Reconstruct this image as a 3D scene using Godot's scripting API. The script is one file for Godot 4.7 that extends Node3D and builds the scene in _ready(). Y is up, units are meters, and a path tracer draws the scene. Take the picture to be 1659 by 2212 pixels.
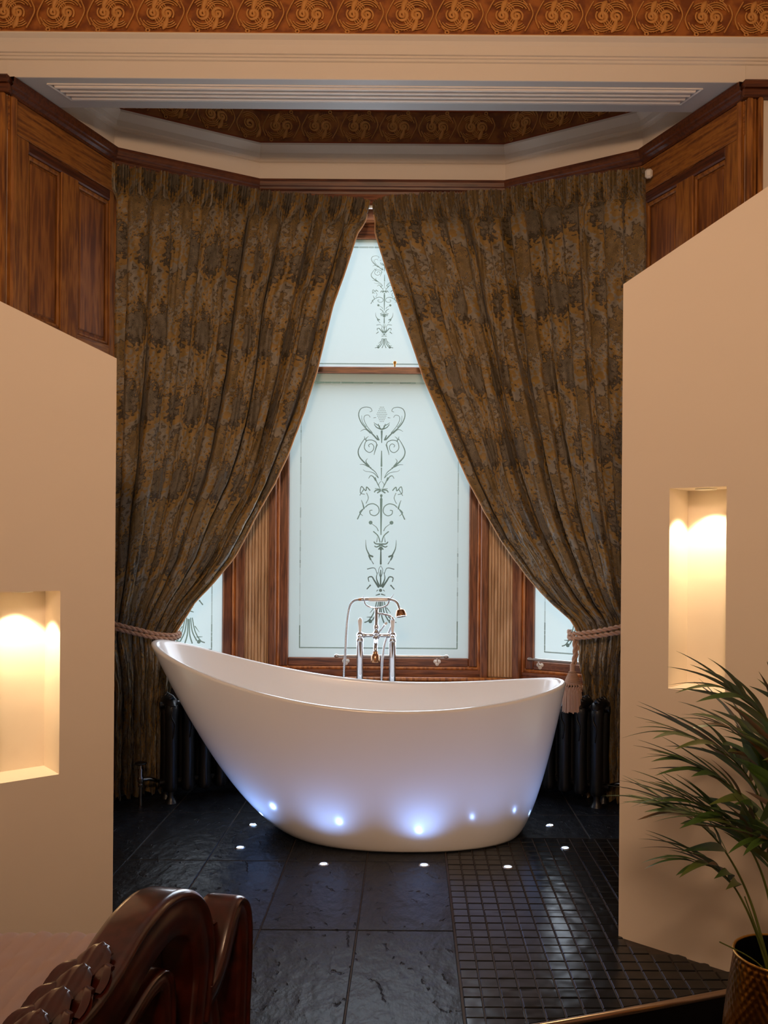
extends Node3D
# A bathroom bay seen from a bedroom: slipper bath on a dark tiled platform between two low partitions.
# World axes: x right, y up, the window lies towards -z. y = 0 is the top of the tiled platform.

# light, tuned against the photograph
const EXPOSURE := 1.0
const SKY := 7.5
const FILL_LAMP := 0.7  # strength of the added globe pendant, warm fill
const FILL_LAMP_AT := Vector3(-0.9, 2.2, 1.5)
const SPOT := 9.0
const SPOT_AT := Vector3(-0.1, 2.5, 0.9)
const DAYLIGHT := 1.25
const NICHE := 0.21
const LED := 0.055

const LOW := -0.16          # bedroom floor
const BL := Vector2(-0.793, -4.54)   # bay plan (x, z): back, side and front corners
const BR := Vector2(0.474, -4.54)
const SL := Vector2(-1.425, -4.19)
const SR := Vector2(1.085, -4.17)
const FL := Vector2(-1.64, -3.56)
const FR := Vector2(1.337, -3.56)

var M := {}
var used := {}
var rng := RandomNumberGenerator.new()


# ------------------------------------------------------------------ mesh helper
class MB:
	var v := PackedVector3Array()
	var n := PackedVector3Array()
	var uv := PackedVector2Array()
	var ix := PackedInt32Array()

	func face(pts: Array, nrm: Vector3, uvs: Array = []) -> void:
		# flat convex face; turned so that it is clockwise seen from nrm
		var b := v.size()
		for i in pts.size():
			v.append(pts[i])
			n.append(nrm)
			uv.append(uvs[i] if uvs.size() else Vector2(pts[i].x, pts[i].y))
		var g: Vector3 = (pts[1] - pts[0]).cross(pts[2] - pts[0])
		for i in range(1, pts.size() - 1):
			if g.dot(nrm) > 0.0:
				ix.append_array(PackedInt32Array([b, b + i + 1, b + i]))
			else:
				ix.append_array(PackedInt32Array([b, b + i, b + i + 1]))

	func auto_face(pts: Array, away_from: Vector3) -> void:
		var g: Vector3 = (pts[1] - pts[0]).cross(pts[2] - pts[0])
		if g.length() < 1e-12 and pts.size() > 3:
			g = (pts[2] - pts[0]).cross(pts[3] - pts[0])
		if g.length() < 1e-14:
			return
		g = g.normalized()
		var c := Vector3.ZERO
		for p in pts:
			c += p
		c /= pts.size()
		if g.dot(c - away_from) < 0.0:
			g = -g
		face(pts, g)

	func box(xf: Transform3D, size: Vector3, bev := 0.0) -> void:
		var h := size / 2.0
		bev = min(bev, min(h.x, min(h.y, h.z)) * 0.9)
		var B: Basis = xf.basis
		var o: Vector3 = xf.origin
		var c := func(sx, sy, sz, k): # corner vertex belonging to face k
			var p := Vector3(sx * (h.x - (0.0 if k == 0 else bev)), sy * (h.y - (0.0 if k == 1 else bev)), sz * (h.z - (0.0 if k == 2 else bev)))
			return o + B * p
		for s in [-1, 1]:
			face([c.call(s, -1, -1, 0), c.call(s, 1, -1, 0), c.call(s, 1, 1, 0), c.call(s, -1, 1, 0)], (B.x * s).normalized())
			face([c.call(-1, s, -1, 1), c.call(1, s, -1, 1), c.call(1, s, 1, 1), c.call(-1, s, 1, 1)], (B.y * s).normalized())
			face([c.call(-1, -1, s, 2), c.call(1, -1, s, 2), c.call(1, 1, s, 2), c.call(-1, 1, s, 2)], (B.z * s).normalized())
		if bev <= 0.0:
			return
		for a in [-1, 1]:
			for b in [-1, 1]:
				face([c.call(a, b, -1, 0), c.call(a, b, 1, 0), c.call(a, b, 1, 1), c.call(a, b, -1, 1)], (B.x * a + B.y * b).normalized())
				face([c.call(a, -1, b, 0), c.call(a, 1, b, 0), c.call(a, 1, b, 2), c.call(a, -1, b, 2)], (B.x * a + B.z * b).normalized())
				face([c.call(-1, a, b, 1), c.call(1, a, b, 1), c.call(1, a, b, 2), c.call(-1, a, b, 2)], (B.y * a + B.z * b).normalized())
				for d in [-1, 1]:
					face([c.call(a, b, d, 0), c.call(a, b, d, 1), c.call(a, b, d, 2)], (B.x * a + B.y * b + B.z * d).normalized())

	func grid(pts: PackedVector3Array, nu: int, nv: int, closed_u := false, flip := false, uvs := PackedVector2Array()) -> void:
		# nu points along u (fast), nv along v
		var b := v.size()
		var nn := PackedVector3Array()
		nn.resize(nu * nv)
		var tri := PackedInt32Array()
		var mu := nu if closed_u else nu - 1
		for j in nv - 1:
			for i in mu:
				var i2 := (i + 1) % nu
				var p := j * nu + i
				var q := j * nu + i2
				var r := (j + 1) * nu + i
				var s := (j + 1) * nu + i2
				var g := (pts[q] - pts[p]).cross(pts[r] - pts[p]) + (pts[r] - pts[s]).cross(pts[q] - pts[s])
				if flip:
					g = -g
				nn[p] += g
				nn[q] += g
				nn[r] += g
				nn[s] += g
				if flip:
					tri.append_array(PackedInt32Array([b + p, b + q, b + r, b + q, b + s, b + r]))
				else:
					tri.append_array(PackedInt32Array([b + p, b + r, b + q, b + q, b + r, b + s]))
		for i in nu * nv:
			nn[i] = nn[i].normalized() if nn[i].length() > 1e-14 else Vector3.UP
			if uvs.size() == 0:
				uv.append(Vector2(float(i % nu) / max(1, nu - 1), float(i / nu) / max(1, nv - 1)))
		v.append_array(pts)
		n.append_array(nn)
		if uvs.size():
			uv.append_array(uvs)
		ix.append_array(tri)

	func tube(path: Array, rad, seg := 8, flat := 1.0, up := Vector3.ZERO, caps := true) -> void:
		# round bar along a path; rad is a number or an array; flat squashes it along «up»
		var m := path.size()
		var pts := PackedVector3Array()
		var t := Vector3.ZERO
		var a := Vector3.ZERO
		for j in m:
			var tn: Vector3 = (path[min(j + 1, m - 1)] - path[max(j - 1, 0)]).normalized()
			if up != Vector3.ZERO:
				a = up - tn * up.dot(tn)
				if a.length() < 1e-4:
					a = tn.cross(Vector3(0.31, 0.77, 0.55))
				a = a.normalized()
			elif j == 0:
				a = tn.cross(Vector3.UP if abs(tn.y) < 0.9 else Vector3.RIGHT).normalized()
			else:
				a = (a - tn * a.dot(tn)).normalized()
			t = tn
			var bb := tn.cross(a)
			var r: float = rad[j] if rad is Array else rad
			for i in seg:
				var w := TAU * i / seg
				pts.append(path[j] + a * (cos(w) * r * flat) + bb * (sin(w) * r))
		grid(pts, seg, m, true)
		if caps:
			for e in [0, m - 1]:
				var c := []
				for i in seg:
					c.append(pts[e * seg + i])
				var r0: float = rad[e] if rad is Array else rad
				if r0 > 1e-4:
					var dirn: Vector3 = (path[1] - path[0]) if e == 0 else (path[m - 2] - path[m - 1])
					face(c, -dirn.normalized())

	func lathe(prof: Array, seg := 20, xf := Transform3D()) -> void:
		# prof: Vector2(radius, height) from the bottom up
		var pts := PackedVector3Array()
		for p in prof:
			for i in seg:
				var w := TAU * i / seg
				pts.append(xf * Vector3(cos(w) * p.x, p.y, -sin(w) * p.x))
		grid(pts, seg, prof.size(), true)

	func prism(poly: Array, y0: float, y1: float, bev := 0.0) -> void:
		# convex polygon of Vector2(x, z) drawn up from y0 to y1, its top edge chamfered
		var m := poly.size()
		var c := Vector2.ZERO
		for p in poly:
			c += p
		c /= m
		var top := []
		for i in m:
			var p0: Vector2 = poly[(i + m - 1) % m]
			var p1: Vector2 = poly[i]
			var p2: Vector2 = poly[(i + 1) % m]
			var e1 := (p1 - p0).normalized()
			var e2 := (p2 - p1).normalized()
			var n1 := Vector2(-e1.y, e1.x)
			var n2 := Vector2(-e2.y, e2.x)
			if n1.dot(c - p1) < 0:
				n1 = -n1
			if n2.dot(c - p1) < 0:
				n2 = -n2
			var bs := (n1 + n2)
			var k = bev / max(0.3, 0.5 * bs.length_squared())
			top.append(p1 + bs * k)
		var cc := Vector3(c.x, (y0 + y1) / 2, c.y)
		var up := []
		for p in top:
			up.append(Vector3(p.x, y1, p.y))
		face(up, Vector3.UP)
		for i in m:
			var a: Vector2 = poly[i]
			var b: Vector2 = poly[(i + 1) % m]
			if bev > 0:
				auto_face([Vector3(a.x, y1 - bev, a.y), Vector3(b.x, y1 - bev, b.y), up[(i + 1) % m], up[i]], cc)
			auto_face([Vector3(a.x, y0, a.y), Vector3(b.x, y0, b.y), Vector3(b.x, y1 - bev, b.y), Vector3(a.x, y1 - bev, a.y)], cc)

	func sweep(path: Array, side: Array, up: Array, sec: Array, closed := true) -> void:
		# section points Vector2(along side, along up) carried along a path
		var pts := PackedVector3Array()
		for j in path.size():
			for s in sec:
				pts.append(path[j] + side[j] * s.x + up[j] * s.y)
		grid(pts, sec.size(), path.size(), closed)

	func mesh() -> ArrayMesh:
		var a := []
		a.resize(Mesh.ARRAY_MAX)
		a[Mesh.ARRAY_VERTEX] = v
		a[Mesh.ARRAY_NORMAL] = n
		a[Mesh.ARRAY_TEX_UV] = uv
		a[Mesh.ARRAY_INDEX] = ix
		var m := ArrayMesh.new()
		m.add_surface_from_arrays(Mesh.PRIMITIVE_TRIANGLES, a)
		return m


# ------------------------------------------------------------------ naming helpers
func numbered(called: String) -> String:
	var k: int = used.get(called, 0)
	used[called] = k + 1
	return called if k == 0 else "%s_%03d" % [called, k]


func tag(o: Node, label := "", category := "", group := "", kind := "") -> Node:
	if label: o.set_meta("label", label)
	if category: o.set_meta("category", category)
	if group: o.set_meta("group", group)
	if kind: o.set_meta("kind", kind)
	return o


func thing(called: String, label: String, category: String, at := Vector3.ZERO, group := "") -> Node3D:
	var o := Node3D.new()
	o.name = numbered(called)
	add_child(o)
	o.position = at
	tag(o, label, category, group)
	return o


func part(called: String, b, mat: Material, parent: Node, at := Vector3.ZERO) -> MeshInstance3D:
	var o := MeshInstance3D.new()
	o.name = called
	o.mesh = b.mesh() if b is MB else b
	o.material_override = mat
	parent.add_child(o, true)
	o.position = at
	return o


func solid(called: String, b, mat: Material, label: String, category: String, group := "", kind := "") -> MeshInstance3D:
	var o := MeshInstance3D.new()
	o.name = numbered(called)
	o.mesh = b.mesh() if b is MB else b
	o.material_override = mat
	add_child(o)
	tag(o, label, category, group, kind)
	return o


func struct(called: String, b, mat: Material, label: String, category: String) -> MeshInstance3D:
	return solid(called, b, mat, label, category, "", "structure")


func at(x: float, y: float, z: float) -> Transform3D:
	return Transform3D(Basis(), Vector3(x, y, z))


func frame2(e: Vector2) -> Basis:
	# a basis whose x runs along the plan direction e
	var ex := Vector3(e.x, 0, e.y).normalized()
	return Basis(ex, Vector3.UP, ex.cross(Vector3.UP))


func spline(p: Array, per := 6) -> Array:
	# Catmull-Rom through Vector3 or Vector2 points
	var out := []
	for i in p.size() - 1:
		var a = p[max(i - 1, 0)]
		var b = p[i]
		var c = p[i + 1]
		var d = p[min(i + 2, p.size() - 1)]
		for k in per:
			var t := float(k) / per
			out.append(0.5 * ((2.0 * b) + (c - a) * t + (2.0 * a - 5.0 * b + 4.0 * c - d) * t * t + (3.0 * b - a - 3.0 * c + d) * t * t * t))
	out.append(p[p.size() - 1])
	return out


func table(t: Array, x: float) -> float:
	# piecewise linear look-up in [[x, y], ...], x rising
	if x <= t[0][0]: return t[0][1]
	for i in range(1, t.size()):
		if x <= t[i][0]:
			return lerpf(t[i - 1][1], t[i][1], (x - t[i - 1][0]) / (t[i][0] - t[i - 1][0]))
	return t[t.size() - 1][1]


# ------------------------------------------------------------------ materials
func mat(c: Color, rough := 0.6, metal := 0.0) -> StandardMaterial3D:
	var m := StandardMaterial3D.new()
	m.albedo_color = c
	m.roughness = rough
	m.metallic = metal
	m.cull_mode = BaseMaterial3D.CULL_DISABLED
	return m


func rgb(r: int, g: int, b: int) -> Color:
	return Color(r / 255.0, g / 255.0, b / 255.0)


func noise(freq: float, seed_: int, kind := FastNoiseLite.FRACTAL_FBM, oct := 4) -> FastNoiseLite:
	var f := FastNoiseLite.new()
	f.seed = seed_
	f.frequency = freq
	f.fractal_type = kind
	f.fractal_octaves = oct
	return f


func noise_tex(f: FastNoiseLite, size: int, stops := [], normal := false, bump := 4.0) -> NoiseTexture2D:
	var t := NoiseTexture2D.new()
	t.width = size
	t.height = size
	t.seamless = true
	t.noise = f
	if stops.size():
		var g := Gradient.new()
		g.offsets = PackedFloat32Array()
		var off := PackedFloat32Array()
		var col := PackedColorArray()
		for s in stops:
			off.append(s[0])
			col.append(s[1])
		g.offsets = off
		g.colors = col
		t.color_ramp = g
	t.as_normal_map = normal
	t.bump_strength = bump
	return t


func triplanar(m: StandardMaterial3D, sc: Vector3, world := true) -> StandardMaterial3D:
	m.uv1_triplanar = true
	m.uv1_world_triplanar = world
	m.uv1_scale = sc
	return m


func wood(tex: Texture2D, tint: Color, sc: Vector3, rough := 0.45, world := true) -> StandardMaterial3D:
	var m := mat(tint, rough)
	m.albedo_texture = tex
	return triplanar(m, sc, world)


func materials() -> void:
	var grain := noise_tex(noise(0.02, 3, FastNoiseLite.FRACTAL_FBM, 5), 256, [[0.25, Color(0.62, 0.55, 0.48)], [0.45, Color(0.9, 0.88, 0.85)], [0.55, Color(1, 1, 1)], [0.75, Color(0.72, 0.66, 0.6)]])
	var oak := rgb(168, 108, 38)
	M.wood_v = wood(grain, oak, Vector3(5, 0.45, 5), 0.62)
	M.wood_x = wood(grain, oak, Vector3(0.4, 6, 6), 0.62)
	M.wood_panel = wood(grain, rgb(158, 98, 34), Vector3(4, 0.35, 4), 0.65)
	M.wood_z = wood(grain, oak, Vector3(6, 6, 0.4), 0.62)
	M.rail_z = wood(grain, rgb(104, 54, 20), Vector3(6, 6, 0.4), 0.45)
	M.rail_x = wood(grain, rgb(104, 54, 20), Vector3(0.4, 6, 6), 0.4)
	M.sash_v = wood(grain, rgb(144, 88, 52), Vector3(7, 0.5, 7), 0.35)
	M.sash_x = wood(grain, rgb(144, 88, 52), Vector3(0.5, 7, 7), 0.35)
	M.bead = wood(grain, rgb(186, 112, 48), Vector3(5, 0.5, 5), 0.3)
	var pale := noise_tex(noise(0.03, 8, FastNoiseLite.FRACTAL_FBM, 4), 256, [[0.3, Color(0.84, 0.8, 0.76)], [0.6, Color(1, 1, 1)]])
	M.reed = wood(pale, rgb(226, 190, 150), Vector3(6, 0.4, 6), 0.6)
	M.dark_panel = wood(grain, rgb(70, 40, 22), Vector3(3, 0.5, 3), 0.5)
	M.floorboard = wood(grain, rgb(40, 24, 16), Vector3(4, 4, 0.4), 0.6)
	var mah := wood(grain, rgb(76, 27, 14), Vector3(2.0, 2.0, 2.0), 0.28)
	mah.clearcoat_enabled = true
	mah.clearcoat = 0.8
	mah.clearcoat_roughness = 0.12
	M.mahogany = mah

	M.plaster = mat(rgb(232, 219, 203), 0.85)
	var pb := noise_tex(noise(0.012, 11, FastNoiseLite.FRACTAL_FBM, 4), 256)
	M.plaster.heightmap_enabled = true
	M.plaster.heightmap_texture = pb
	M.plaster.heightmap_scale = 0.25
	triplanar(M.plaster, Vector3(1.3, 1.3, 1.3))
	M.cornice = mat(rgb(233, 222, 208), 0.7)
	M.soffit = mat(rgb(196, 194, 192), 0.6)  # flats greyed, so shade between the reeds is in the colour
	M.soffit_reed = mat(rgb(240, 232, 224), 0.6)  # whiter than the flats: the front-lit stripes are put into the colour
	M.ceiling = mat(rgb(225, 215, 200), 0.9)
	M.frieze_ground = mat(rgb(172, 102, 36), 0.5)
	M.frieze_ground.albedo_texture = noise_tex(noise(0.03, 21), 128, [[0.3, Color(0.75, 0.68, 0.6)], [0.7, Color(1, 1, 1)]])
	triplanar(M.frieze_ground, Vector3(3, 3, 3))
	M.frieze_relief = mat(rgb(212, 150, 78), 0.5)
	M.frieze_band = mat(rgb(160, 72, 18), 0.55)

	var slate := mat(rgb(23, 27, 34), 0.4)
	slate.albedo_texture = noise_tex(noise(0.015, 31, FastNoiseLite.FRACTAL_FBM, 5), 512, [[0.3, Color(0.7, 0.7, 0.72)], [0.7, Color(1, 1, 1)]])
	var crack := noise(0.007, 37, FastNoiseLite.FRACTAL_RIDGED, 2)
	crack.domain_warp_enabled = true
	crack.domain_warp_amplitude = 40.0
	crack.domain_warp_frequency = 0.01
	slate.heightmap_enabled = true
	slate.heightmap_texture = noise_tex(crack, 512, [[0.0, Color(0.55, 0.55, 0.55)], [0.7, Color(0.62, 0.62, 0.62)], [0.92, Color(0.68, 0.68, 0.68)], [0.965, Color(0.35, 0.35, 0.35)], [1.0, Color(0.3, 0.3, 0.3)]])
	slate.heightmap_scale = 1.2
	slate.normal_enabled = true
	slate.normal_texture = noise_tex(noise(0.02, 41, FastNoiseLite.FRACTAL_FBM, 5), 512, [], true, 5.0)
	slate.normal_scale = 0.4
	slate.metallic_specular = 0.42
	triplanar(slate, Vector3(1.9, 1.5, 1.1))
	M.slate = slate
	var mosaic := mat(rgb(12, 13, 16), 0.22)
	mosaic.metallic_specular = 0.48
	mosaic.clearcoat_enabled = true
	mosaic.clearcoat = 0.1
	mosaic.clearcoat_roughness = 0.18
	mosaic.normal_enabled = true
	mosaic.normal_texture = noise_tex(noise(0.02, 43, FastNoiseLite.FRACTAL_FBM, 2), 128, [], true, 2.0)
	mosaic.normal_scale = 0.3
	triplanar(mosaic, Vector3(4, 4, 4))
	M.mosaic = mosaic
	M.grout = mat(rgb(72, 62, 55), 0.7)
	M.bronze = mat(rgb(186, 160, 138), 0.25, 0.9)
	M.bath = mat(rgb(246, 244, 242), 0.22)
	M.bath.clearcoat_enabled = true
	M.bath.clearcoat = 0.3
	M.bath.clearcoat_roughness = 0.1
	M.chrome = mat(rgb(225, 225, 228), 0.06, 1.0)
	M.hose = mat(rgb(200, 202, 206), 0.2, 1.0)
	M.porcelain = mat(rgb(236, 232, 226), 0.15)
	M.warm_chrome = mat(rgb(206, 158, 120), 0.15, 1.0)  # chrome with the room's orange reflection put into its tint
	M.pewter = mat(rgb(176, 170, 164), 0.3, 0.9)
	M.white_paint = mat(rgb(232, 228, 220), 0.4)
	M.iron = mat(rgb(7, 7, 9), 0.36)
	M.dark_chrome = mat(rgb(150, 140, 130), 0.15, 1.0)
	M.brass = mat(rgb(176, 128, 60), 0.4, 1.0)
	var ham := mat(rgb(170, 118, 48), 0.28, 1.0)
	M.hammered = ham
	M.soil = mat(rgb(28, 20, 14), 0.95)
	M.rope = mat(rgb(176, 140, 116), 0.8)
	M.lining = mat(rgb(188, 150, 110), 0.8)
	var q := mat(rgb(176, 146, 130), 0.85)
	q.rim_enabled = true
	q.rim = 0.3
	M.quilt = q
	M.mattress = mat(rgb(200, 190, 178), 0.9)
	var leaf := mat(rgb(74, 104, 38), 0.42)
	leaf.backlight_enabled = true
	leaf.backlight = Color(0.3, 0.3, 0.3)
	M.leaf = leaf
	var leaf2 := leaf.duplicate()
	leaf2.albedo_color = rgb(104, 118, 48)
	M.leaf_light = leaf2
	var leaf3 := leaf.duplicate()
	leaf3.albedo_color = rgb(112, 82, 44)
	M.leaf_dry = leaf3
	M.stem = mat(rgb(96, 104, 40), 0.5)
	M.hedge = mat(rgb(44, 56, 40), 0.9)
	M.grass = mat(rgb(90, 100, 70), 0.95)
	M.render = mat(rgb(190, 184, 172), 0.9)


func glow(c: Color, e: float) -> StandardMaterial3D:
	var m := mat(c, 0.4)
	m.emission_enabled = true
	m.emission = c
	m.emission_energy_multiplier = e
	return m


# ------------------------------------------------------------------ computed textures
func damask() -> ImageTexture:
	# woven damask: grey-blue ground, tan ogee bands, dark brown leaf sprays, fine pale veins
	var W := 512
	var H := 640
	var data := PackedByteArray()
	data.resize(W * H * 3)
	var f1 := noise(0.022, 5, FastNoiseLite.FRACTAL_FBM, 3)
	var f2 := noise(0.05, 9, FastNoiseLite.FRACTAL_RIDGED, 2)
	var f3 := noise(0.011, 15, FastNoiseLite.FRACTAL_FBM, 2)
	var ground := Vector3(120, 112, 98)
	var tan := Vector3(128, 98, 40)
	var dark := Vector3(50, 39, 20)
	var olive := Vector3(104, 84, 46)
	var vein := Vector3(142, 118, 78)
	for j in H:
		for i in W:
			var x := float(i) / W
			var y := float(j) / H
			# seamless noise by blending across the border
			var bx := smoothstep(0.88, 1.0, x)
			var by := smoothstep(0.88, 1.0, y)
			var na := f1.get_noise_2d(i, j)
			if bx > 0.0: na = lerpf(na, f1.get_noise_2d(i - W, j), bx)
			if by > 0.0: na = lerpf(na, f1.get_noise_2d(i, j - H), by)
			var nb := f3.get_noise_2d(i, j)
			if bx > 0.0: nb = lerpf(nb, f3.get_noise_2d(i - W, j), bx)
			if by > 0.0: nb = lerpf(nb, f3.get_noise_2d(i, j - H), by)
			# ogee lattice, half-drop; its outlines wander and break into leaf lobes
			var g := cos(TAU * (x + 0.06 * nb)) + cos(TAU * (y + 0.09 * na))
			var lx := absf(fposmod(x + 0.5, 1.0) - 0.5)
			var ly := fposmod(y + 0.5, 1.0) - 0.5
			g += 0.30 * sin(lx * 34.0 + 3.0 * sin(ly * 21.0)) * cos(ly * 38.0) + na * 1.15 + nb * 0.6
			var c := ground
			if g > 1.25:
				c = ground.lerp(dark, 0.5)
			elif g > 0.72:
				c = dark
			elif g > -0.05:
				c = tan
			elif g < -1.5:
				c = olive
			elif g < -1.2:
				c = tan.lerp(olive, 0.4)
			elif g < -0.85:
				c = dark.lerp(ground, 0.25)
			var vn := f2.get_noise_2d(i * 1.0, j * 0.7)
			if c != tan and vn > 0.6:
				c = c.lerp(vein, 0.5)
			elif vn > 0.82:
				c = c.lerp(vein, 0.25)
			var k := 1.0 + 0.12 * f3.get_noise_2d(i, j) + 0.05 * (1 if (i + j) % 2 == 0 else -1)
			var o := (j * W + i) * 3
			data[o] = clampi(int(c.x * k), 0, 255)
			data[o + 1] = clampi(int(c.y * k), 0, 255)
			data[o + 2] = clampi(int(c.z * k), 0, 255)
	return ImageTexture.create_from_image(Image.create_from_data(W, H, false, Image.FORMAT_RGB8, data))


class Etch:
	# a pane of frosted glass, width x height in steps of one pixel; clear cuts are transparent
	var w: int
	var h: int
	var d := PackedByteArray()
	func _init(w_: int, h_: int) -> void:
		w = w_
		h = h_
		d.resize(w * h * 4)
		for i in w * h:
			d[i * 4] = 230
			d[i * 4 + 1] = 239
			d[i * 4 + 2] = 243
			d[i * 4 + 3] = 255
	func dot(x: float, y: float, r: float, a := 26) -> void:
		for j in range(max(0, int(y - r - 1)), min(h, int(y + r + 2))):
			for i in range(max(0, int(x - r - 1)), min(w, int(x + r + 2))):
				var k := clampf(r - Vector2(i + 0.5 - x, j + 0.5 - y).length() + 0.5, 0.0, 1.0)
				if k > 0.0:
					var o := (j * w + i) * 4 + 3
					d[o] = min(d[o], int(lerpf(255.0, a, k)))
	func stroke(p: Array, r0: float, r1: float, a := 26) -> void:
		var total := 0.0
		for i in p.size() - 1:
			total += p[i].distance_to(p[i + 1])
		var run := 0.0
		for i in p.size() - 1:
			var l: float = p[i].distance_to(p[i + 1])
			var n := int(l / 0.7) + 1
			for k in n:
				var q: Vector2 = p[i].lerp(p[i + 1], float(k) / n)
				var t := (run + l * k / n) / maxf(total, 0.01)
				# pointed ends, full middle
				dot(q.x, q.y, lerpf(r0, r1, t), a)
			run += l
	func texture() -> ImageTexture:
		return ImageTexture.create_from_image(Image.create_from_data(w, h, false, Image.FORMAT_RGBA8, d))


func arabesque(e: Etch, c: Vector2, s: Vector2) -> void:
	# a candelabrum of scrolls, flowers and leaves; drawn in its own units, about +-230 by 0..2200
	var both := [
		[[40, 450, 95, 392, 150, 345, 200, 283, 222, 215, 205, 160, 160, 140, 112, 147, 95, 175, 116, 186], 9, 3],
		[[90, 385, 140, 325, 170, 262, 164, 224, 130, 216, 112, 238], 4, 3], [[150, 330, 186, 280, 194, 220], 4, 2],
		[[110, 388, 158, 352, 204, 372], 7, 2], [[28, 452, 46, 410], 9, 6], [[60, 240, 82, 243], 4, 2],
		[[5, 352, 24, 330, 34, 300], 9, 4], [[5, 352, 48, 334, 72, 304], 8, 4], [[20, 322, 60, 300, 76, 288], 6, 3],
		[[45, 500, 58, 472, 100, 455, 148, 466, 166, 520, 150, 556, 115, 574, 82, 552, 76, 514, 98, 490, 124, 503, 118, 522], 5, 4],
		[[45, 500, 62, 555, 72, 596], 8, 3], [[150, 462, 150, 440, 126, 420], 6, 2], [[160, 450, 166, 420], 5, 2],
		[[162, 440, 200, 500, 224, 560, 214, 612, 180, 655, 142, 690], 4, 9], [[140, 700, 100, 722], 10, 6],
		[[120, 705, 150, 660, 134, 632], 9, 2], [[120, 712, 170, 690, 208, 690], 7, 2],
		[[30, 812, 58, 762, 110, 720], 3, 6], [[30, 816, 80, 768, 150, 755, 176, 738], 5, 2], [[56, 840, 78, 806, 104, 796, 122, 822], 8, 3],
		[[22, 900, 46, 852, 60, 815], 5, 7], [[16, 915, 26, 880, 4, 848], 4, 3], [[6, 925, 60, 920], 5, 4],
		[[10, 932, 48, 934, 66, 952], 9, 7], [[8, 940, 36, 960], 9, 8], [[150, 1096, 120, 1072, 70, 1066, 28, 1096, 22, 1146, 58, 1178, 100, 1166, 108, 1132, 86, 1126], 6, 5],
		[[165, 1110, 176, 1066, 190, 1030], 9, 3], [[160, 1100, 196, 1150, 226, 1212], 5, 7], [[178, 1120, 206, 1150, 176, 1180], 7, 3],
		[[140, 962, 124, 1010, 146, 1062], 4, 4], [[110, 935, 140, 905, 150, 940, 190, 900, 200, 960, 160, 975], 7, 4], [[170, 930, 205, 985], 5, 4],
		[[90, 1255, 44, 1290, 26, 1324], 3, 5], [[8, 1432, 28, 1372, 72, 1330], 6, 7], [[40, 1430, 34, 1380], 5, 2],
		[[6, 1450, 48, 1448, 66, 1430], 9, 7], [[6, 1462, 40, 1478, 60, 1470], 9, 6], [[4, 1480, 22, 1500], 10, 7],
		[[110, 1556, 140, 1490, 146, 1410], 9, 2], [[70, 1640, 100, 1590], 5, 3], [[80, 1570, 112, 1560, 96, 1600], 11, 9],
		[[34, 1740, 60, 1680, 128, 1690], 3, 6], [[20, 1860, 60, 1800, 84, 1764, 118, 1772, 112, 1810], 12, 5], [[12, 1850, 40, 1780, 30, 1720], 11, 3],
		[[6, 1760, 20, 1700, 0, 1656], 4, 3], [[28, 1890, 38, 1902], 5, 4], [[100, 1846, 130, 1880], 7, 7], [[10, 1930, 44, 1940], 8, 5],
		[[34, 1990, 60, 2100, 110, 2180, 150, 2200], 6, 7], [[18, 1990, 34, 2100, 76, 2180], 6, 8], [[6, 2000, 10, 2120, 34, 2200], 7, 8],
		[[80, 2150, 130, 2150], 7, 3], [[60, 2060, 100, 2110], 6, 2],
	]
	for item in both:
		var raw := []
		for k in range(0, item[0].size(), 2):
			raw.append(Vector2(item[0][k], item[0][k + 1]))
		for m in [-1.0, 1.0]:
			var p := []
			for q in spline(raw, 5):
				p.append(c + Vector2(q.x * m, q.y) * s)
			e.stroke(p, item[1] * s.x * 0.78, item[2] * s.x * 0.78)
	for st in [[370, 480, 9, 4], [560, 705, 4, 8], [722, 840, 5, 3], [1020, 1360, 12, 5], [1518, 1640, 6, 9], [1700, 1856, 5, 8], [985, 1012, 12, 3], [1500, 1512, 12, 4]]:
		e.stroke([c + Vector2(0, st[0]) * s, c + Vector2(0, st[1]) * s], st[2] * s.x, st[3] * s.x)
	for b in [[100, 1245, 18], [0, 1893, 15], [96, 2190, 18], [100, 1846, 8]]:
		for m in [-1.0, 1.0]:
			e.dot(c.x + b[0] * m * s.x, c.y + b[1] * s.y, b[2] * s.x)
	# the pineapple on top: an oval of small diamonds
	for j in 9:
		for i in 7:
			var q := Vector2((i - 3) * 15 + (7 if j % 2 else 0), 140 + j * 17)
			if Vector2(q.x / 48.0, (q.y - 208) / 76.0).length() < 1.0:
				e.dot(c.x + q.x * s.x, c.y + q.y * s.y, 5.5 * s.x, 120)


func pane_texture(w: int, h: int, inset: float, bottom: float, top: float, cx: float, cy: float, s: Vector2) -> ImageTexture:
	var e := Etch.new(w, h)
	# the cut border line with its broken ends
	var l := inset
	var r := w - inset
	var x := l
	while x < r:
		var ln := rng.randf_range(8, 46)
		e.stroke([Vector2(x, top), Vector2(minf(x + ln, r), top)], 3.6, 3.6, rng.randi_range(30, 150))
		x += ln + rng.randf_range(2, 8)
	e.stroke([Vector2(l, h - bottom), Vector2(r, h - bottom)], 2.6, 2.6, 60)
	for side in [l, r]:
		var y := top
		while y < h - bottom:
			var ln := rng.randf_range(10, 60)
			e.stroke([Vector2(side, y), Vector2(side, minf(y + ln, h - bottom))], 2.4, 2.4, 40 if y > h * 0.85 else rng.randi_range(90, 220))
			y += ln + 4
	arabesque(e, Vector2(cx, cy), s)
	return e.texture()


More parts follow.
